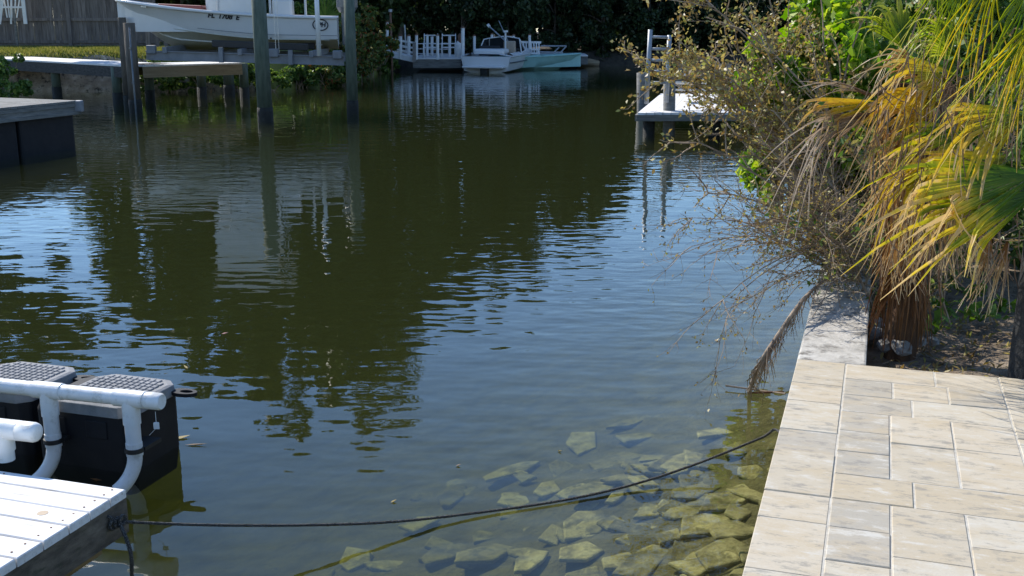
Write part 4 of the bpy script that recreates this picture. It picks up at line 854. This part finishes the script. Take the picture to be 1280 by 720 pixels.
for k, x in enumerate(np.arange(-6.6, 19, 2.15)):                     # low mangroves at the waterline
    y = 53.0 + .5 * math.sin(k * 2.1); lab = ['low dark mangrove behind the gangway rails', 'low dark mangrove behind the far dock chairs', 'low dark mangrove behind the dock ornament', 'low dark mangrove behind the white motorboat', 'low dark mangrove behind the slatted bench', 'low dark mangrove behind the hand rail', 'low dark mangrove beyond the floating log'][k] if k < 7 else 'low dark mangrove seen past the dry shrub and ladder'
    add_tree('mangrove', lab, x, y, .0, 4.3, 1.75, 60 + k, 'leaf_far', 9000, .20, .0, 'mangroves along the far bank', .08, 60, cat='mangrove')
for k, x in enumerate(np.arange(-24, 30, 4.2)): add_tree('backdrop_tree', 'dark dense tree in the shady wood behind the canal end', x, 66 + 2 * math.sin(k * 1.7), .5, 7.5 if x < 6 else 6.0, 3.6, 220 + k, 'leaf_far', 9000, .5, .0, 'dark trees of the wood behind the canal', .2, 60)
for k, x in enumerate((-12.6, -10.0, -7.6)): add_tree('hedge_tree', ['dark shady tree behind the bow of the lifted boat', 'dark shady tree behind the boat console', 'dark shady tree behind the boat stern'][k], x, 44.5 + .6 * k, 1.1, 5.0, 1.9, 80 + k, 'leaf_far', 10000, .2, .0, 'shady trees behind the lifted boat', .12, 60)
add_tree('shade_tree', 'spreading tree on the lawn left of the fence, reflected in the canal', -16.6, 34.2, 1.0, 9.0, 2.6, 97, 'leaf_tree', 12000, .26, .42, 'trees on the left bank', .2, 60, .4)

def add_bush(name, lab, c, rx, ry, h, seed, mat, nleaf, leaf, group=None, nclump=40, asp=.55, stems=9, cat='shrub'):
    t = thing(name, lab, cat, c, group); r = np.random.default_rng(seed); c = np.array(c)
    V, C = crown_mesh(name, seed, nclump, nleaf, leaf); S = np.array([rx, ry, h])
    finish('foliage', quads_mesh('foliage', leaves(r, V * S + c, leaf, asp)), M[mat], t)
    sb = MB()
    for k in range(stems):
        e = C[int(r.integers(0, len(C)))] * S + c; b0 = c + np.array([r.uniform(-.3, .3) * rx, r.uniform(-.3, .3) * ry, -.1]); mid = (b0 + e) / 2 + np.array([0, 0, .12 * h]); sb.tube(smooth_pts([b0, mid, e], 3), list(np.linspace(.022, .006, 7)), 4)
    sb.build('stems', M['twig'], t); return t
a = D(455, 62, 41.5)
add_bush('flowering_shrub', 'leafy shore shrub with yellow and red leaves beside the gangway', (D(458, 80, 43).x, 43, .3), 1.15, 1.3, 2.1, 101, 'leaf_mixed', 3600, .15, 'shrubs on the left shore', asp=.6)
add_bush('flowering_shrub', 'bright leafy shrub behind the slim piling', (D(424, 80, 40).x, 40, .5), .75, .9, 2.3, 102, 'leaf_mixed', 2600, .15, 'shrubs on the left shore')
add_bush('flowering_shrub', 'yellow-green shrub under the stern of the lifted boat', (D(398, 85, 38.5).x, 38.5, .5), .75, .9, 1.25, 103, 'leaf_mixed', 1700, .14, 'shrubs on the left shore')
add_bush('flowering_shrub', 'tall shady shrub behind the lifted stern', (D(402, 60, 41.5).x, 41.5, 1.1), 1.1, .8, 1.9, 104, 'leaf_shore', 2200, .17, 'shrubs on the left shore')
labs = ['green bank shrub beside the tan dock fascia', 'green bank shrub between two dock posts', 'green bank shrub right of the short lift piling', 'green bank shrub in front of the thick piling', 'green bank shrub below the lift cradle', 'green bank shrub below the guide post', 'green bank shrub near the slim piling']
for k, px in enumerate((192, 228, 264, 304, 345, 380, 415)):
    q = P(px, 113 - (0 if k < 4 else (k - 3) * 2), 0); add_bush('bank_shrub', labs[k], (q.x, shore_left(q.x) - .5, .0), .85, .6, 1.0 + .15 * math.sin(k * 3), 110 + k, 'leaf_shore', 2400, .12, 'low shrubs along the left waterline', 26)
for k, (px, py, rx, h_, mt, lab) in enumerate([(424, 107, .7, 1.0, 'leaf_shore', 'dark shore shrub rooted at the slim piling'), (446, 101, .75, 1.3, 'leaf_mixed', 'round shore shrub just past the slim piling'), (461, 95, .75, 1.5, 'leaf_mixed', 'reddish shore shrub before the gangway foot'), (474, 91, .6, 1.1, 'leaf_shore', 'low shore shrub at the gangway foot'), (405, 109, .7, .9, 'leaf_mixed', 'yellowish shore shrub below the lift guide post'), (482, 89.5, .5, .6, 'leaf_shore', 'small shore shrub under the gangway')]):
    q = P(px, py, 0); add_bush('shore_shrub', lab, (q.x, q.y, -.05), rx, rx, h_, 240 + k, mt, 2600, .13, 'shrubs at the water past the boat lift', 30)
q = P(12, 118, 0); add_bush('bank_shrub', 'round green shrub between the grey floating dock and the walkway', (D(8, 112, 26).x, 26, .15), .62, .6, 1.25, 130, 'leaf_shore', 2600, .11, 'low shrubs along the left waterline')
# palmetto at the stern
pm = thing('palmetto', 'small bright green palmetto behind the stern of the lifted boat', 'palm', (D(408, 40, 39).x, 39, 1.1)); c = D(407, 22, 39.0)
b_ = MB()
for k in range(13):
    q = R(-75 + 150 * k / 12); e = c + Vector((math.sin(q) * .62, -.1, math.cos(q) * .55 + .05)); b_.bar(c, e, .055, .012, up=(0, 1, 0))
b_.tube([(c.x, c.y, 1.0), c], .03, 6); b_.build('frond', M['leaf_weed'], pm)
# grass on the lawn edge
r = np.random.default_rng(9); n_ = 42000; gx = r.uniform(-22, -10.2, n_); gy = r.uniform(35.0, 40, n_); gzv = np.array([bankz(a, c) for a, c in zip(gx, gy)])
hh = r.uniform(.05, .13, n_); dx2 = r.normal(size=n_) * .03; V = np.zeros((n_, 3, 3)); V[:, 0] = np.stack([gx - .018, gy, gzv], 1); V[:, 1] = np.stack([gx + .018, gy, gzv], 1); V[:, 2] = np.stack([gx + dx2, gy + r.normal(size=n_) * .03, gzv + hh], 1)
o = finish('lawn_grass', quads_mesh('lawn_grass', V.reshape(-1, 3), 3), M['grass']); tag(o, 'short yellow-green lawn grass in front of the wooden fence', 'grass', kind='stuff')

# ---- branchy shrubs on the right bank
class Twigs:
    def __init__(s, seed): s.r = random.Random(seed); s.mb = MB(); s.pts = []; s.dirs = []
    def grow(s, p, d, L, rad, lev, droop=.25, wob=.35, seg=7, kids=(5, 4), kid_len=.5, minz=None):
        r = s.r; pts = [Vector(p)]; d = Vector(d).normalized(); st = L / seg
        for i in range(seg):
            d = (d + Vector((r.gauss(0, 1), r.gauss(0, 1), r.gauss(0, 1))) * wob * .35 + Vector((0, 0, -droop * st * (1 + i * .25)))).normalized()
            q = pts[-1] + d * st
            if minz is not None and q.z < minz: q.z = minz + .01; d.z = abs(d.z) * .3
            pts.append(q)
            if lev <= 1: s.pts.append(q.copy()); s.dirs.append(d.copy())
        s.mb.tube(pts, list(np.linspace(rad, rad * .35, seg + 1)), 5 if lev > 1 else (4 if lev == 1 else 3), cap=False)
        if lev > 0:
            for k in range(kids[0] if lev > 1 else kids[-1]):
                i = r.randint(1, seg); dd = (pts[i] - pts[i - 1]).normalized(); side = Vector((r.gauss(0, 1), r.gauss(0, 1), r.gauss(0, .8)))
                s.grow(pts[i], dd * .8 + side.normalized() * .75, L * kid_len * r.uniform(.5, 1.15), rad * .5, lev - 1, droop, wob, max(3, seg - 2), kids, kid_len, minz)
    def foliage(s, mat, t, n, size, asp, name='leaves', jit=.03, zmin=None):
        r = np.random.default_rng(s.r.randint(0, 9999)); idx = r.integers(0, len(s.pts), n)
        if zmin is not None: zz = np.array([s.pts[i].z for i in idx]); idx = idx[r.uniform(size=n) < np.clip((zz - zmin) / .5, .10, 1)]; n = len(idx)
        C = np.array([tuple(s.pts[i]) for i in idx]) + r.normal(size=(n, 3)) * jit
        Dd = np.array([tuple(s.dirs[i]) for i in idx]) + r.normal(size=(n, 3)) * .6
        return finish(name, quads_mesh(name, leaves(r, C, size, asp, Dr=Dd)), M[mat], t)
# the dry tan shrub leaning out over the water
base = W(4.6, .25, .62)
ds = thing('dry_shrub', 'sprawling dry tan shrub with bare twigs leaning over the water', 'shrub', base)
tw = Twigs(12); rr = random.Random(21)
targets = [(862, 20, 8.2), (850, 45, 8.4), (865, 60, 8.0), (880, 30, 8.4), (905, 70, 8.0), (930, 40, 8.3), (955, 90, 7.8), (985, 60, 8.2), (880, 95, 8.0), (850, 112, 7.8), (775, 125, 7.6), (850, 140, 7.6), (890, 130, 7.5), (940, 140, 7.6), (985, 130, 7.4), (1020, 150, 7.4),
           (960, 190, 7.3), (900, 200, 7.2), (870, 235, 7.0), (1000, 210, 7.2), (1040, 190, 7.2), (950, 20, 8.5), (870, 30, 8.3), (875, 45, 8.2), (870, 20, 8.5), (880, 55, 8.2), (900, 30, 8.4), (915, 55, 8.2), (935, 75, 8.1), (860, 75, 8.2), (862, 70, 8.2), (945, 55, 8.3), (970, 35, 8.3), (890, 90, 8.0), (1000, 15, 8.6), (900, 0, 8.6), (850, 0, 8.7), (1040, 60, 8.2)]
for (px, py, Y) in targets:
    tip = D(px + rr.uniform(-10, 10), py + rr.uniform(-10, 10), Y + rr.uniform(-.3, .3)); s_ = base + Vector((rr.uniform(-.1, .35), rr.uniform(-.5, .9), 0)); v = tip - s_
    tw.grow(s_, v.normalized() + Vector((0, 0, .30)), v.length * .97, .013, 2, .10, .30, 9, (11, 7), .21, .25)
tw.mb.build('branches', M['twig'], ds); tw.foliage('leaf_tan', ds, 21000, .036, .55, 'dry_leaves', .03, 1.3)
# thin bare branches sweeping down to the water
bs = thing('bare_bush', 'bare spreading twigs hanging over the seawall above the water', 'shrub', W(4.0, .15, .62)); tw = Twigs(31)
for (px, py, Y) in [(868, 300, 6.6), (882, 345, 6.3), (900, 320, 6.4), (905, 265, 6.8), (930, 360, 6.2), (935, 300, 6.5), (960, 330, 6.3), (955, 260, 6.8), (985, 300, 6.4), (985, 350, 6.2), (1010, 330, 6.3), (880, 260, 6.9), (920, 225, 7.0), (1000, 250, 6.8), (1030, 300, 6.5), (1045, 340, 6.4), (1020, 270, 6.6), (1050, 250, 6.7), (890, 285, 6.7), (915, 290, 6.6), (945, 235, 6.9), (970, 275, 6.6), (900, 240, 7.0), (950, 345, 6.3), (1005, 225, 6.9), (975, 215, 7.1)]:
    tip = D(px, py, Y); s_ = W(3.9 + rr.uniform(-.2, .7), .12 + rr.uniform(-.05, .25), .62 + rr.uniform(0, .25)); v = tip - s_; tw.grow(s_, v.normalized() + Vector((0, 0, .32)), v.length * 1.0, .0065, 2, .28, .30, 8, (12, 7), .36, .06)
tw.mb.build('branches', M['twig'], bs); tw.foliage('leaf_tan', bs, 3200, .022, .5, 'dry_leaves', .012)
# tangled hedge behind the cap
th_ = thing('tangled_hedge', 'tangled olive hedge growing over the old concrete cap', 'hedge', W(4.4, .5, .55)); tw = Twigs(55)
for k in range(34):
    s_ = W(3.58 + rr.uniform(0, 1.9), .2 + rr.uniform(0, .9), .55); tw.grow(s_, Vector((rr.gauss(.0, .4), rr.gauss(0, .5), 1.0)), rr.uniform(.6, 1.35), .009, 2, .15, .45, 7, (6, 4), .42, .56)
tw.mb.build('branches', M['twig'], th_); tw.foliage('leaf_shore', th_, 2600, .04, .5, 'green_leaves', .03); tw.foliage('leaf_tan', th_, 2600, .04, .5, 'dry_leaves', .03)
# green vine thicket behind
for k, (px, py, Y, rx, h_, lab) in enumerate([(1035, 60, 8.3, .42, 1.5, 'bright green vine thicket behind the dry shrub'), (1085, 70, 8.0, .40, 1.4, 'green vine thicket between dry shrub and palm'), (1000, 25, 8.9, .42, 1.3, 'yellow-green vine clump at the back of the dry shrub'), (1150, 70, 9.6, .8, 2.2, 'deep green vine thicket behind the palm'), (1240, 90, 9.0, .8, 2.2, 'deep green vine thicket behind the dark palm trunk')]):
    c = D(px, py, Y); add_bush('vine_thicket', lab, (c.x, c.y, .9 if k < 3 else .5), rx, .7, (2.46 + .1 * math.sin(k * 2) - .9) if k < 3 else c.z - .9 + h_ * .72 + .2, 140 + k, 'leaf_bright' if k < 3 else 'leaf_shore', 4200, .085, 'vine thickets on the right bank', 46, .75, 12)
for k, (u_, v_, lab) in enumerate([(5.6, 1.6, 'shady green shrub on the soil behind the brown skirt'), (4.9, 2.6, 'shady green shrub behind the dark trunk'), (7.5, 1.2, 'shady green shrub deep behind the hedge'), (9.5, 1.0, 'shady green shrub farther along the seawall')]):
    q = W(u_, v_, .5); add_bush('understory_shrub', lab, tuple(q), .75, .75, 1.25, 150 + k, 'leaf_shore', 3600, .075, 'shady shrubs under the palms', 36, .6)
for k, (u_, v_, h_) in enumerate([(13, 1.6, 3.4), (17, 2.2, 4.2), (21.5, 2.0, 4.5), (26, 2.4, 5.0), (31, 2.6, 5.2), (37, 3, 5.5), (43, 3.4, 5.5)]):
    q = W(u_, v_, .4); add_tree('bank_tree', ['bushy tree growing over the seawall past the hedge', 'bushy tree on the right bank before the white dock', 'bushy tree on the right bank beside the white dock', 'bushy tree on the right bank past the white dock', 'bushy tree on the right bank halfway down the canal', 'bushy tree on the right bank near the far end', 'bushy tree where the right bank meets the far bank'][k], q.x, q.y, .4, h_, 1.9, 170 + k, 'leaf_tree', 8000, .18, .05, 'trees along the right bank', .1, 50)

# ---- fan palms
def fan(t, root, hast, tipdir, normal, Lb_, nseg, spread, droop, mat, seed, hang=.35, split=.5, wmul=1.0, petiole=True, skew=0.0, pr=.012):
    r = random.Random(seed); ex = Vector(tipdir).normalized(); ez = Vector(normal); ez = (ez - ex * ez.dot(ex)).normalized(); ey = ez.cross(ex)
    b_ = MB(); b_.uv = []; hast = Vector(hast); NS = 11
    for k in range(nseg):
        a = -spread + 2 * spread * (k + .5) / nseg + r.gauss(0, .012) + skew; Ls = Lb_ * (1 - .22 * (abs(a) / max(spread, .01)) ** 2) * r.uniform(.82, 1.1); rv = r.random()
        d = ex * math.cos(a) + ey * math.sin(a); dth = 2 * spread / nseg; hg = hang * r.uniform(.5, 1.6); tw_ = r.gauss(0, .35); sw_ = Vector((r.gauss(0, .09), r.gauss(0, .09), r.gauss(0, .04))); base_i = len(b_.v)
        for i in range(NS):
            s = i / (NS - 1); s_ = .03 + .97 * s; f1 = max(0, s_ - split) / (1 - split)
            p = hast + d * (s_ * Ls * (1 - .22 * hg * f1 ** 1.6)) + Vector((0, 0, -1)) * (droop * s_ ** 2 * Ls + hg * f1 ** 1.9 * Ls) + sw_ * f1 ** 1.5 * Ls * 2 + ez * (-.12 * Ls * (abs(a) / max(spread, .01)) ** 2 * s_)
            w_ = (dth * .5 * s_ * Ls * .98 if s_ < split else dth * .5 * split * Ls * .98 * (1 - f1 ** 1.4)) * wmul + .0012
            sd_ = (-ex * math.sin(a) + ey * math.cos(a)); ca, sa = math.cos(tw_ * f1), math.sin(tw_ * f1); sv = sd_ * ca + ez * sa
            b_.v += [tuple(p - sv * w_ + ez * w_ * .55), tuple(p - ez * w_ * .45), tuple(p + sv * w_ + ez * w_ * .55)]; b_.uv += [(s_, rv)] * 3
        for i in range(NS - 1):
            o_ = base_i + i * 3; b_.f += [(o_, o_ + 1, o_ + 4, o_ + 3), (o_ + 1, o_ + 2, o_ + 5, o_ + 4)]
    fo = b_.build('frond', M[mat], t, smooth=False)
    if petiole and root is not None:
        root = Vector(root); mid = root.lerp(hast, .5) + Vector((0, 0, .08)); pb = MB(); pb.tube(smooth_pts([root, mid, hast, hast + ex * Lb_ * .25], 4), list(np.linspace(pr * 1.4, pr * .5, 13)), 6); pb.build('petiole', M['fibre' if 'dead' in mat or 'grey' in mat else 'leaf_weed'], fo, smooth=True)
    return fo
# palm with the hanging rust-brown skirt
pb0 = P(1124, 430, .56); pa = thing('fan_palm', 'fan palm with rust-brown dead skirt hanging to the rocks', 'palm', pb0, 'fan palms on the right bank')
ctop = Vector((pb0.x + .12, pb0.y + .12, 1.86))
tb = MB(); tb.tube(smooth_pts([pb0 - Vector((0, 0, .2)), pb0.lerp(ctop, .5), ctop], 6), [.085, .09, .088, .085, .08, .08, .078, .078, .078, .078, .078, .08, .08], 12); tb.build('trunk', M['fibre'], pa, smooth=True)
rq = random.Random(8)
hl = [(1118, 140, 5.75, 280, .42), (1135, 150, 5.7, 262, .5), (1100, 150, 5.9, 300, .46), (1150, 165, 5.65, 255, .42), (1168, 185, 5.5, 268, .44), (1190, 205, 5.4, 262, .42), (1212, 225, 5.35, 255, .38), (1130, 185, 5.7, 270, .5), (1120, 230, 5.8, 272, .45), (1142, 250, 5.7, 265, .36), (1180, 250, 5.45, 262, .36), (1108, 205, 5.85, 275, .5), (1230, 250, 5.3, 258, .30), (1118, 290, 5.8, 268, .30), (1138, 300, 5.75, 270, .30)]
for k, (px, py, Y, ang, Lb_) in enumerate(hl):                           # dead fronds hanging straight down
    h_ = D(px, py, Y); q = R(ang); tip = Vector((math.cos(q) * .45, rq.uniform(-.15, .15), -1.0))
    fan(pa, ctop if k < 5 else None, h_, tip, (rq.uniform(-.5, .5), -1, .1), Lb_ * 1.1, 13, rq.uniform(.24, .44), .02, 'frond_dead', 300 + k, .10, .35, .8, petiole=k < 5)
fan(pa, ctop, D(1108, 128, 5.8), Vector((-.62, -.1, .02)), (-.1, -.45, .85), .48, 14, .36, .06, 'frond_yellow', 320, .22, .75, 1.0)
fan(pa, ctop, D(1090, 142, 5.75), Vector((-.62, -.15, -.12)), (.1, -.8, .55), .48, 16, .34, .12, 'frond_grey', 321, .7, .55, .9)
fan(pa, ctop, D(1150, 95, 5.9), Vector((-.5, -.2, .35)), (.3, -.8, .5), .40, 18, .7, .12, 'frond_dead', 322, .6, .4, .9)
fan(pa, ctop, D(1165, 110, 5.6), Vector((-.55, -.2, -.05)), (-.15, -.4, .9), .42, 20, .7, .16, 'frond_yellow', 323, .7, .45, .8)
fan(pa, ctop, D(1185, 100, 5.5), Vector((.15, -.3, -.6)), (0, -1, .2), .42, 18, .6, .05, 'frond_grey', 324, .5, .35, .8)
fan(pa, ctop, D(1195, 70, 5.7), Vector((-.45, -.1, .5)), (.4, -.8, .4), .40, 20, .8, .12, 'frond_fresh', 325, .5, .5, 1.0)
fan(pa, ctop, D(1130, 60, 6.3), Vector((-.2, .2, .7)), (.3, -.9, .3), .45, 22, .8, .10, 'frond_fresh', 326, .4, .5, 1.0)
fan(pa, ctop, D(1170, 160, 5.6), Vector((-.5, -.2, -.10)), (-.1, -.4, .9), .36, 18, .55, .15, 'frond_fresh', 327, .4, .5, 1.0)
fan(pa, ctop, D(1090, 118, 5.8), Vector((-.62, .0, .22)), (.1, -.8, .6), .38, 10, .16, .06, 'frond_grey', 328, .15, .4, .7)
# dark-trunked palm reaching in from the right
pb1 = P(1292, 478, .58); pc = thing('fan_palm', 'fan palm with black lichen-spotted trunk and yellow-green drooping fronds', 'palm', pb1, 'fan palms on the right bank')
c1 = Vector((pb1.x + .05, pb1.y + .1, 2.15))
tb = MB(); tb.tube(smooth_pts([pb1 - Vector((0, 0, .2)), pb1 + Vector((.0, 0, .5)), pb1.lerp(c1, .6), c1], 5), list(np.linspace(.125, .105, 16)), 14); tb.build('trunk', M['palmtrunk'], pc, smooth=True)
for k, (px, py, Y, td, nm, L_, ns, sp, dr, mt, hg, spl) in enumerate([
        (1300, 216, 4.95, (-.82, -.05, -.06), (-.2, -.5, .85), .72, 24, .62, .03, 'frond_green', .22, .74),
        (1298, 240, 4.9, (-.82, -.05, -.20), (-.3, -.55, .8), .62, 22, .50, .03, 'frond_green', .22, .72),
        (1262, 196, 5.15, (-.8, .0, -.08), (-.1, -.5, .87), .54, 18, .60, .06, 'frond_gold', .45, .68),
        (1230, 165, 5.4, (-.75, -.1, -.02), (-.15, -.5, .85), .52, 17, .65, .10, 'frond_green', .5, .62),
        (1282, 140, 5.1, (-.7, -.2, -.05), (-.1, -.55, .83), .56, 18, .65, .08, 'frond_gold', .5, .6),
        (1185, 205, 5.35, (-.65, -.1, -.20), (-.2, -.55, .82), .38, 15, .6, .08, 'frond_gold', .5, .6),
        (1175, 128, 5.7, (-.65, -.1, -.04), (-.2, -.5, .85), .44, 16, .7, .10, 'frond_yellow', .5, .6),
        (1200, 95, 5.6, (-.6, -.1, .1), (-.2, -.55, .8), .46, 16, .75, .12, 'frond_gold', .5, .6)]):
    fan(pc, c1, D(px, py, Y), Vector(td), nm, L_, ns, sp, dr, mt, 340 + k, hg, spl, 1.0)
for k, (px, py, Y, dx_, dz_, L_) in enumerate([(1250, -40, 5.2, -.35, -.8, .62), (1295, -30, 5.0, -.28, -.8, .66), (1210, -30, 5.4, -.25, -.7, .50), (1300, 20, 4.9, -.4, -.75, .55), (1180, -40, 5.8, -.1, -.8, .45), (1290, 40, 5.0, -.3, -.7, .5)]):
    fan(pc, c1, D(px, py, Y), Vector((dx_, -.1, dz_)), (-.2, -1, .1), L_, 12, .40, .03, 'frond_fresh' if k % 3 else 'frond_gold', 360 + k, .16, .3, .5)
for k, (px, py) in enumerate([(1240, 290), (1260, 300)]): fan(pc, None, D(px, py, 5.2), Vector((-.15, 0, -1)), (-.2, -1, .1), .36, 12, .25, .02, 'frond_dead', 380 + k, .1, .3, .6, petiole=False)

# dead frond hanging from the bush into the canal
t = thing('hanging_dead_frond', 'dry brown palm stalk with ragged strands hanging into the water by the cap', 'palm frond', P(936, 488, 0)); sp_ = smooth_pts([W(3.9, .1, .75), D(1006, 372, 6.2), D(975, 415, 5.95), D(950, 455, 5.85), P(936, 490, -.02)], 6)
MB().tube(sp_, list(np.linspace(.010, .013, len(sp_))), 6).build('stalk', M['twig'], t, smooth=True)
sb = MB(); rq = random.Random(77)
for k in range(150):
    i = rq.randint(4, len(sp_) - 2); p = sp_[i]; d = (sp_[i + 1] - sp_[i]).normalized(); L_ = rq.uniform(.08, .26); e = p + d * L_ * rq.uniform(.5, 1) + Vector((rq.gauss(.02, .03), rq.gauss(0, .03), -L_ * rq.uniform(.1, .5))); m_ = p.lerp(e, .5) + Vector((rq.gauss(0, .015), 0, .01)); sb.tube([p, m_, e], [.004, .003, .001], 3, cap=False)
sb.build('strands', M['twig'], t, kind='stuff')

# rocks, weeds and litter in the bed
def rock(px, py, s, lab, seed, zb=.53):
    q = P(px, py, zb); r = np.random.default_rng(seed); b_ = MB(); rings = []
    for i in range(7):
        ph = math.pi * (i + .02) / 6.04; ring = []
        for j in range(10):
            a = 2 * math.pi * j / 10; rad = s * (.75 + .35 * r.random()); ring.append((rad * math.sin(ph) * math.cos(a) * 1.15, rad * math.sin(ph) * math.sin(a), s * .78 * math.cos(ph) * (.8 + .3 * r.random())))
        rings.append(ring[::-1])
    b_.loft(rings, True); o = b_.build('rock', M['rock'], None, bevel=0); o.location = q + Vector((0, 0, s * .45)); o.rotation_euler = (r.uniform(-.3, .3), r.uniform(-.3, .3), r.uniform(0, 6)); tag(o, lab, 'rock', 'rocks at the palm foot')
for k, a in enumerate([(1094, 424, .055, 'pale limestone rock touching the concrete cap'), (1095, 409, .05, 'brown rock in the gap behind the cap'), (1126, 440, .062, 'grey-brown rock in front of the palm skirt'), (1153, 418, .065, 'grey rock at the right foot of the palm skirt'), (1148, 431, .045, 'pale knobbly rock touching the palm foot'), (1139, 436, .042, 'small tan rock between two bigger rocks'), (1106, 436, .05, 'dusty rock half sunk in litter by the cap'), (1166, 430, .035, 'small pale rock on open soil')]): rock(*a, 400 + k)
for k, (px, py, s, lab) in enumerate([(1168, 418, .11, 'broad-leaved green weed beside the grey rock'), (1225, 402, .11, 'bright green weed on the soil left of the dark trunk'), (1250, 390, .10, 'green weed touching the dark trunk'), (1180, 392, .10, 'green weed under the dead fronds'), (1216, 375, .10, 'pale weed in the shade behind the bed')]):
    q = P(px, py, .55); t = thing('weed', lab, 'weed', q, 'weeds in the soil bed'); r = np.random.default_rng(500 + k); C = np.array(q) + r.normal(size=(16, 3)) * np.array([s * .6, s * .5, s * .25]) + np.array([0, 0, s * .6]); finish('leaves', quads_mesh('leaves', leaves(r, C, .07, .7, up=2.0)), M['leaf_weed'], t)
    sb = MB(); [sb.tube([q, (q + Vector(c)) / 2 + Vector((0, 0, .02)), Vector(c)], .003, 4, cap=False) for c in C[:12]]; sb.build('stems', M['leaf_weed'], t)
r = np.random.default_rng(66); n_ = 700; uu = r.uniform(2.36, 4.2, n_); vv_ = r.uniform(.38, 2.1, n_); C = np.array([tuple(W(a, c, gz(a, c) + .018 + (.06 if a < 2.5 else 0))) for a, c in zip(uu, vv_)])
o = finish('leaf_litter', quads_mesh('leaf_litter', leaves(r, C, .05, .3, up=3.0)), M['leaf_tan']); tag(o, 'dry leaf litter scattered over the bare garden soil', 'leaf litter', kind='stuff')
b_ = MB()
for k in range(160):
    a, c = r.uniform(2.36, 4.2), r.uniform(.36, 2.1); p = W(a, c, gz(a, c) + .015 + (.06 if a < 2.5 else 0)); q = r.uniform(0, 6.3); L_ = r.uniform(.04, .18); b_.tube([p, p + Vector((math.cos(q) * L_, math.sin(q) * L_, r.uniform(0, .02)))], .0022, 3)
o = b_.build('fallen_twigs', M['twig']); tag(o, 'thin fallen twigs lying on the bare garden soil', 'twigs', kind='stuff')
# floating bits
def chip(px, py, L_, w_, rz, lab, mat='twig', name='floating_leaf'):
    q = P(px, py, .004); b_ = MB(); b_.v = [(-L_ / 2, 0, 0), (-L_ * .1, -w_ / 2, .004), (L_ / 2, 0, .008), (-L_ * .1, w_ / 2, .004), (0, 0, -.004)]; b_.f = [(0, 1, 2, 3), (1, 0, 4), (2, 1, 4), (3, 2, 4), (0, 3, 4)]
    o = b_.build(name, M[mat]); o.location = q; o.rotation_euler = (0, 0, rz); tag(o, lab, 'leaf' if 'leaf' in name else 'twig', 'bits floating on the canal')
chip(232, 459, .075, .018, 2.2, 'pale curled leaf floating beyond the black floats', 'leaf_tan'); chip(281, 417, .05, .025, .2, 'small red leaf floating in the dark reflection', 'maroon'); chip(228, 547, .09, .04, .5, 'tan leaf floating against the float end', 'leaf_tan'); chip(245, 556, .13, .012, 0, 'thin dark twig floating off the float end', 'twig', 'floating_twig')
chip(492, 627, .035, .012, .6, 'tiny pale leaf floating in open water', 'leaf_tan'); chip(573, 582, .03, .01, .4, 'tiny twig floating in open water', 'twig', 'floating_twig'); chip(700, 564, .035, .006, -.8, 'pale straw floating above the submerged stones', 'leaf_tan', 'floating_straw'); chip(120, 600, .09, .02, -.5, 'orange-brown leaf floating between dock and float', 'frond_dead')
t = thing('floating_stick', 'thin stick floating at the seawall under the dead frond', 'stick', P(945, 486, 0)); MB().tube([P(907, 482, .02), P(950, 488, .02), P(982, 492, .05)], .006, 5).build('wood', M['twig'], t); MB().tube([P(938, 491, .02), P(980, 490, .04)], .007, 5).build('wood', M['frond_dead'], t)
# pale threads dangling from the fronds, fibres round the trunk foot
rq = random.Random(91); b_ = MB()
for k in range(230):
    px, py, Y = rq.uniform(1085, 1275), rq.uniform(60, 330), rq.uniform(4.85, 5.5); p = D(px, py, Y); L_ = rq.uniform(.06, .22); c = rq.gauss(0, .05)
    b_.tube([p, p + Vector((c * .3, 0, -L_ * .4)), p + Vector((c, rq.gauss(0, .02), -L_ * .8)), p + Vector((c * 1.6, 0, -L_))], [.0035, .003, .0022, .001], 3, cap=False)
b_.build('threads', M['frond_grey'], pc, kind='stuff'); b_ = MB()
for k in range(170):
    q = rq.uniform(0, 6.28); z0 = rq.uniform(.85, 1.5); d = Vector((math.cos(q), math.sin(q), 0)); p = pb0 + d * .09 + Vector((0, 0, z0 - .56)); L_ = rq.uniform(.2, .6); e = p + d * rq.uniform(.0, .09) + Vector((rq.gauss(0, .03), 0, -min(L_, z0 - .55)))
    b_.tube([p, p.lerp(e, .5) + d * .02, e], [.006, .005, .002], 3, cap=False)
b_.build('fibre_strands', M['frond_dead'], pa, kind='stuff')
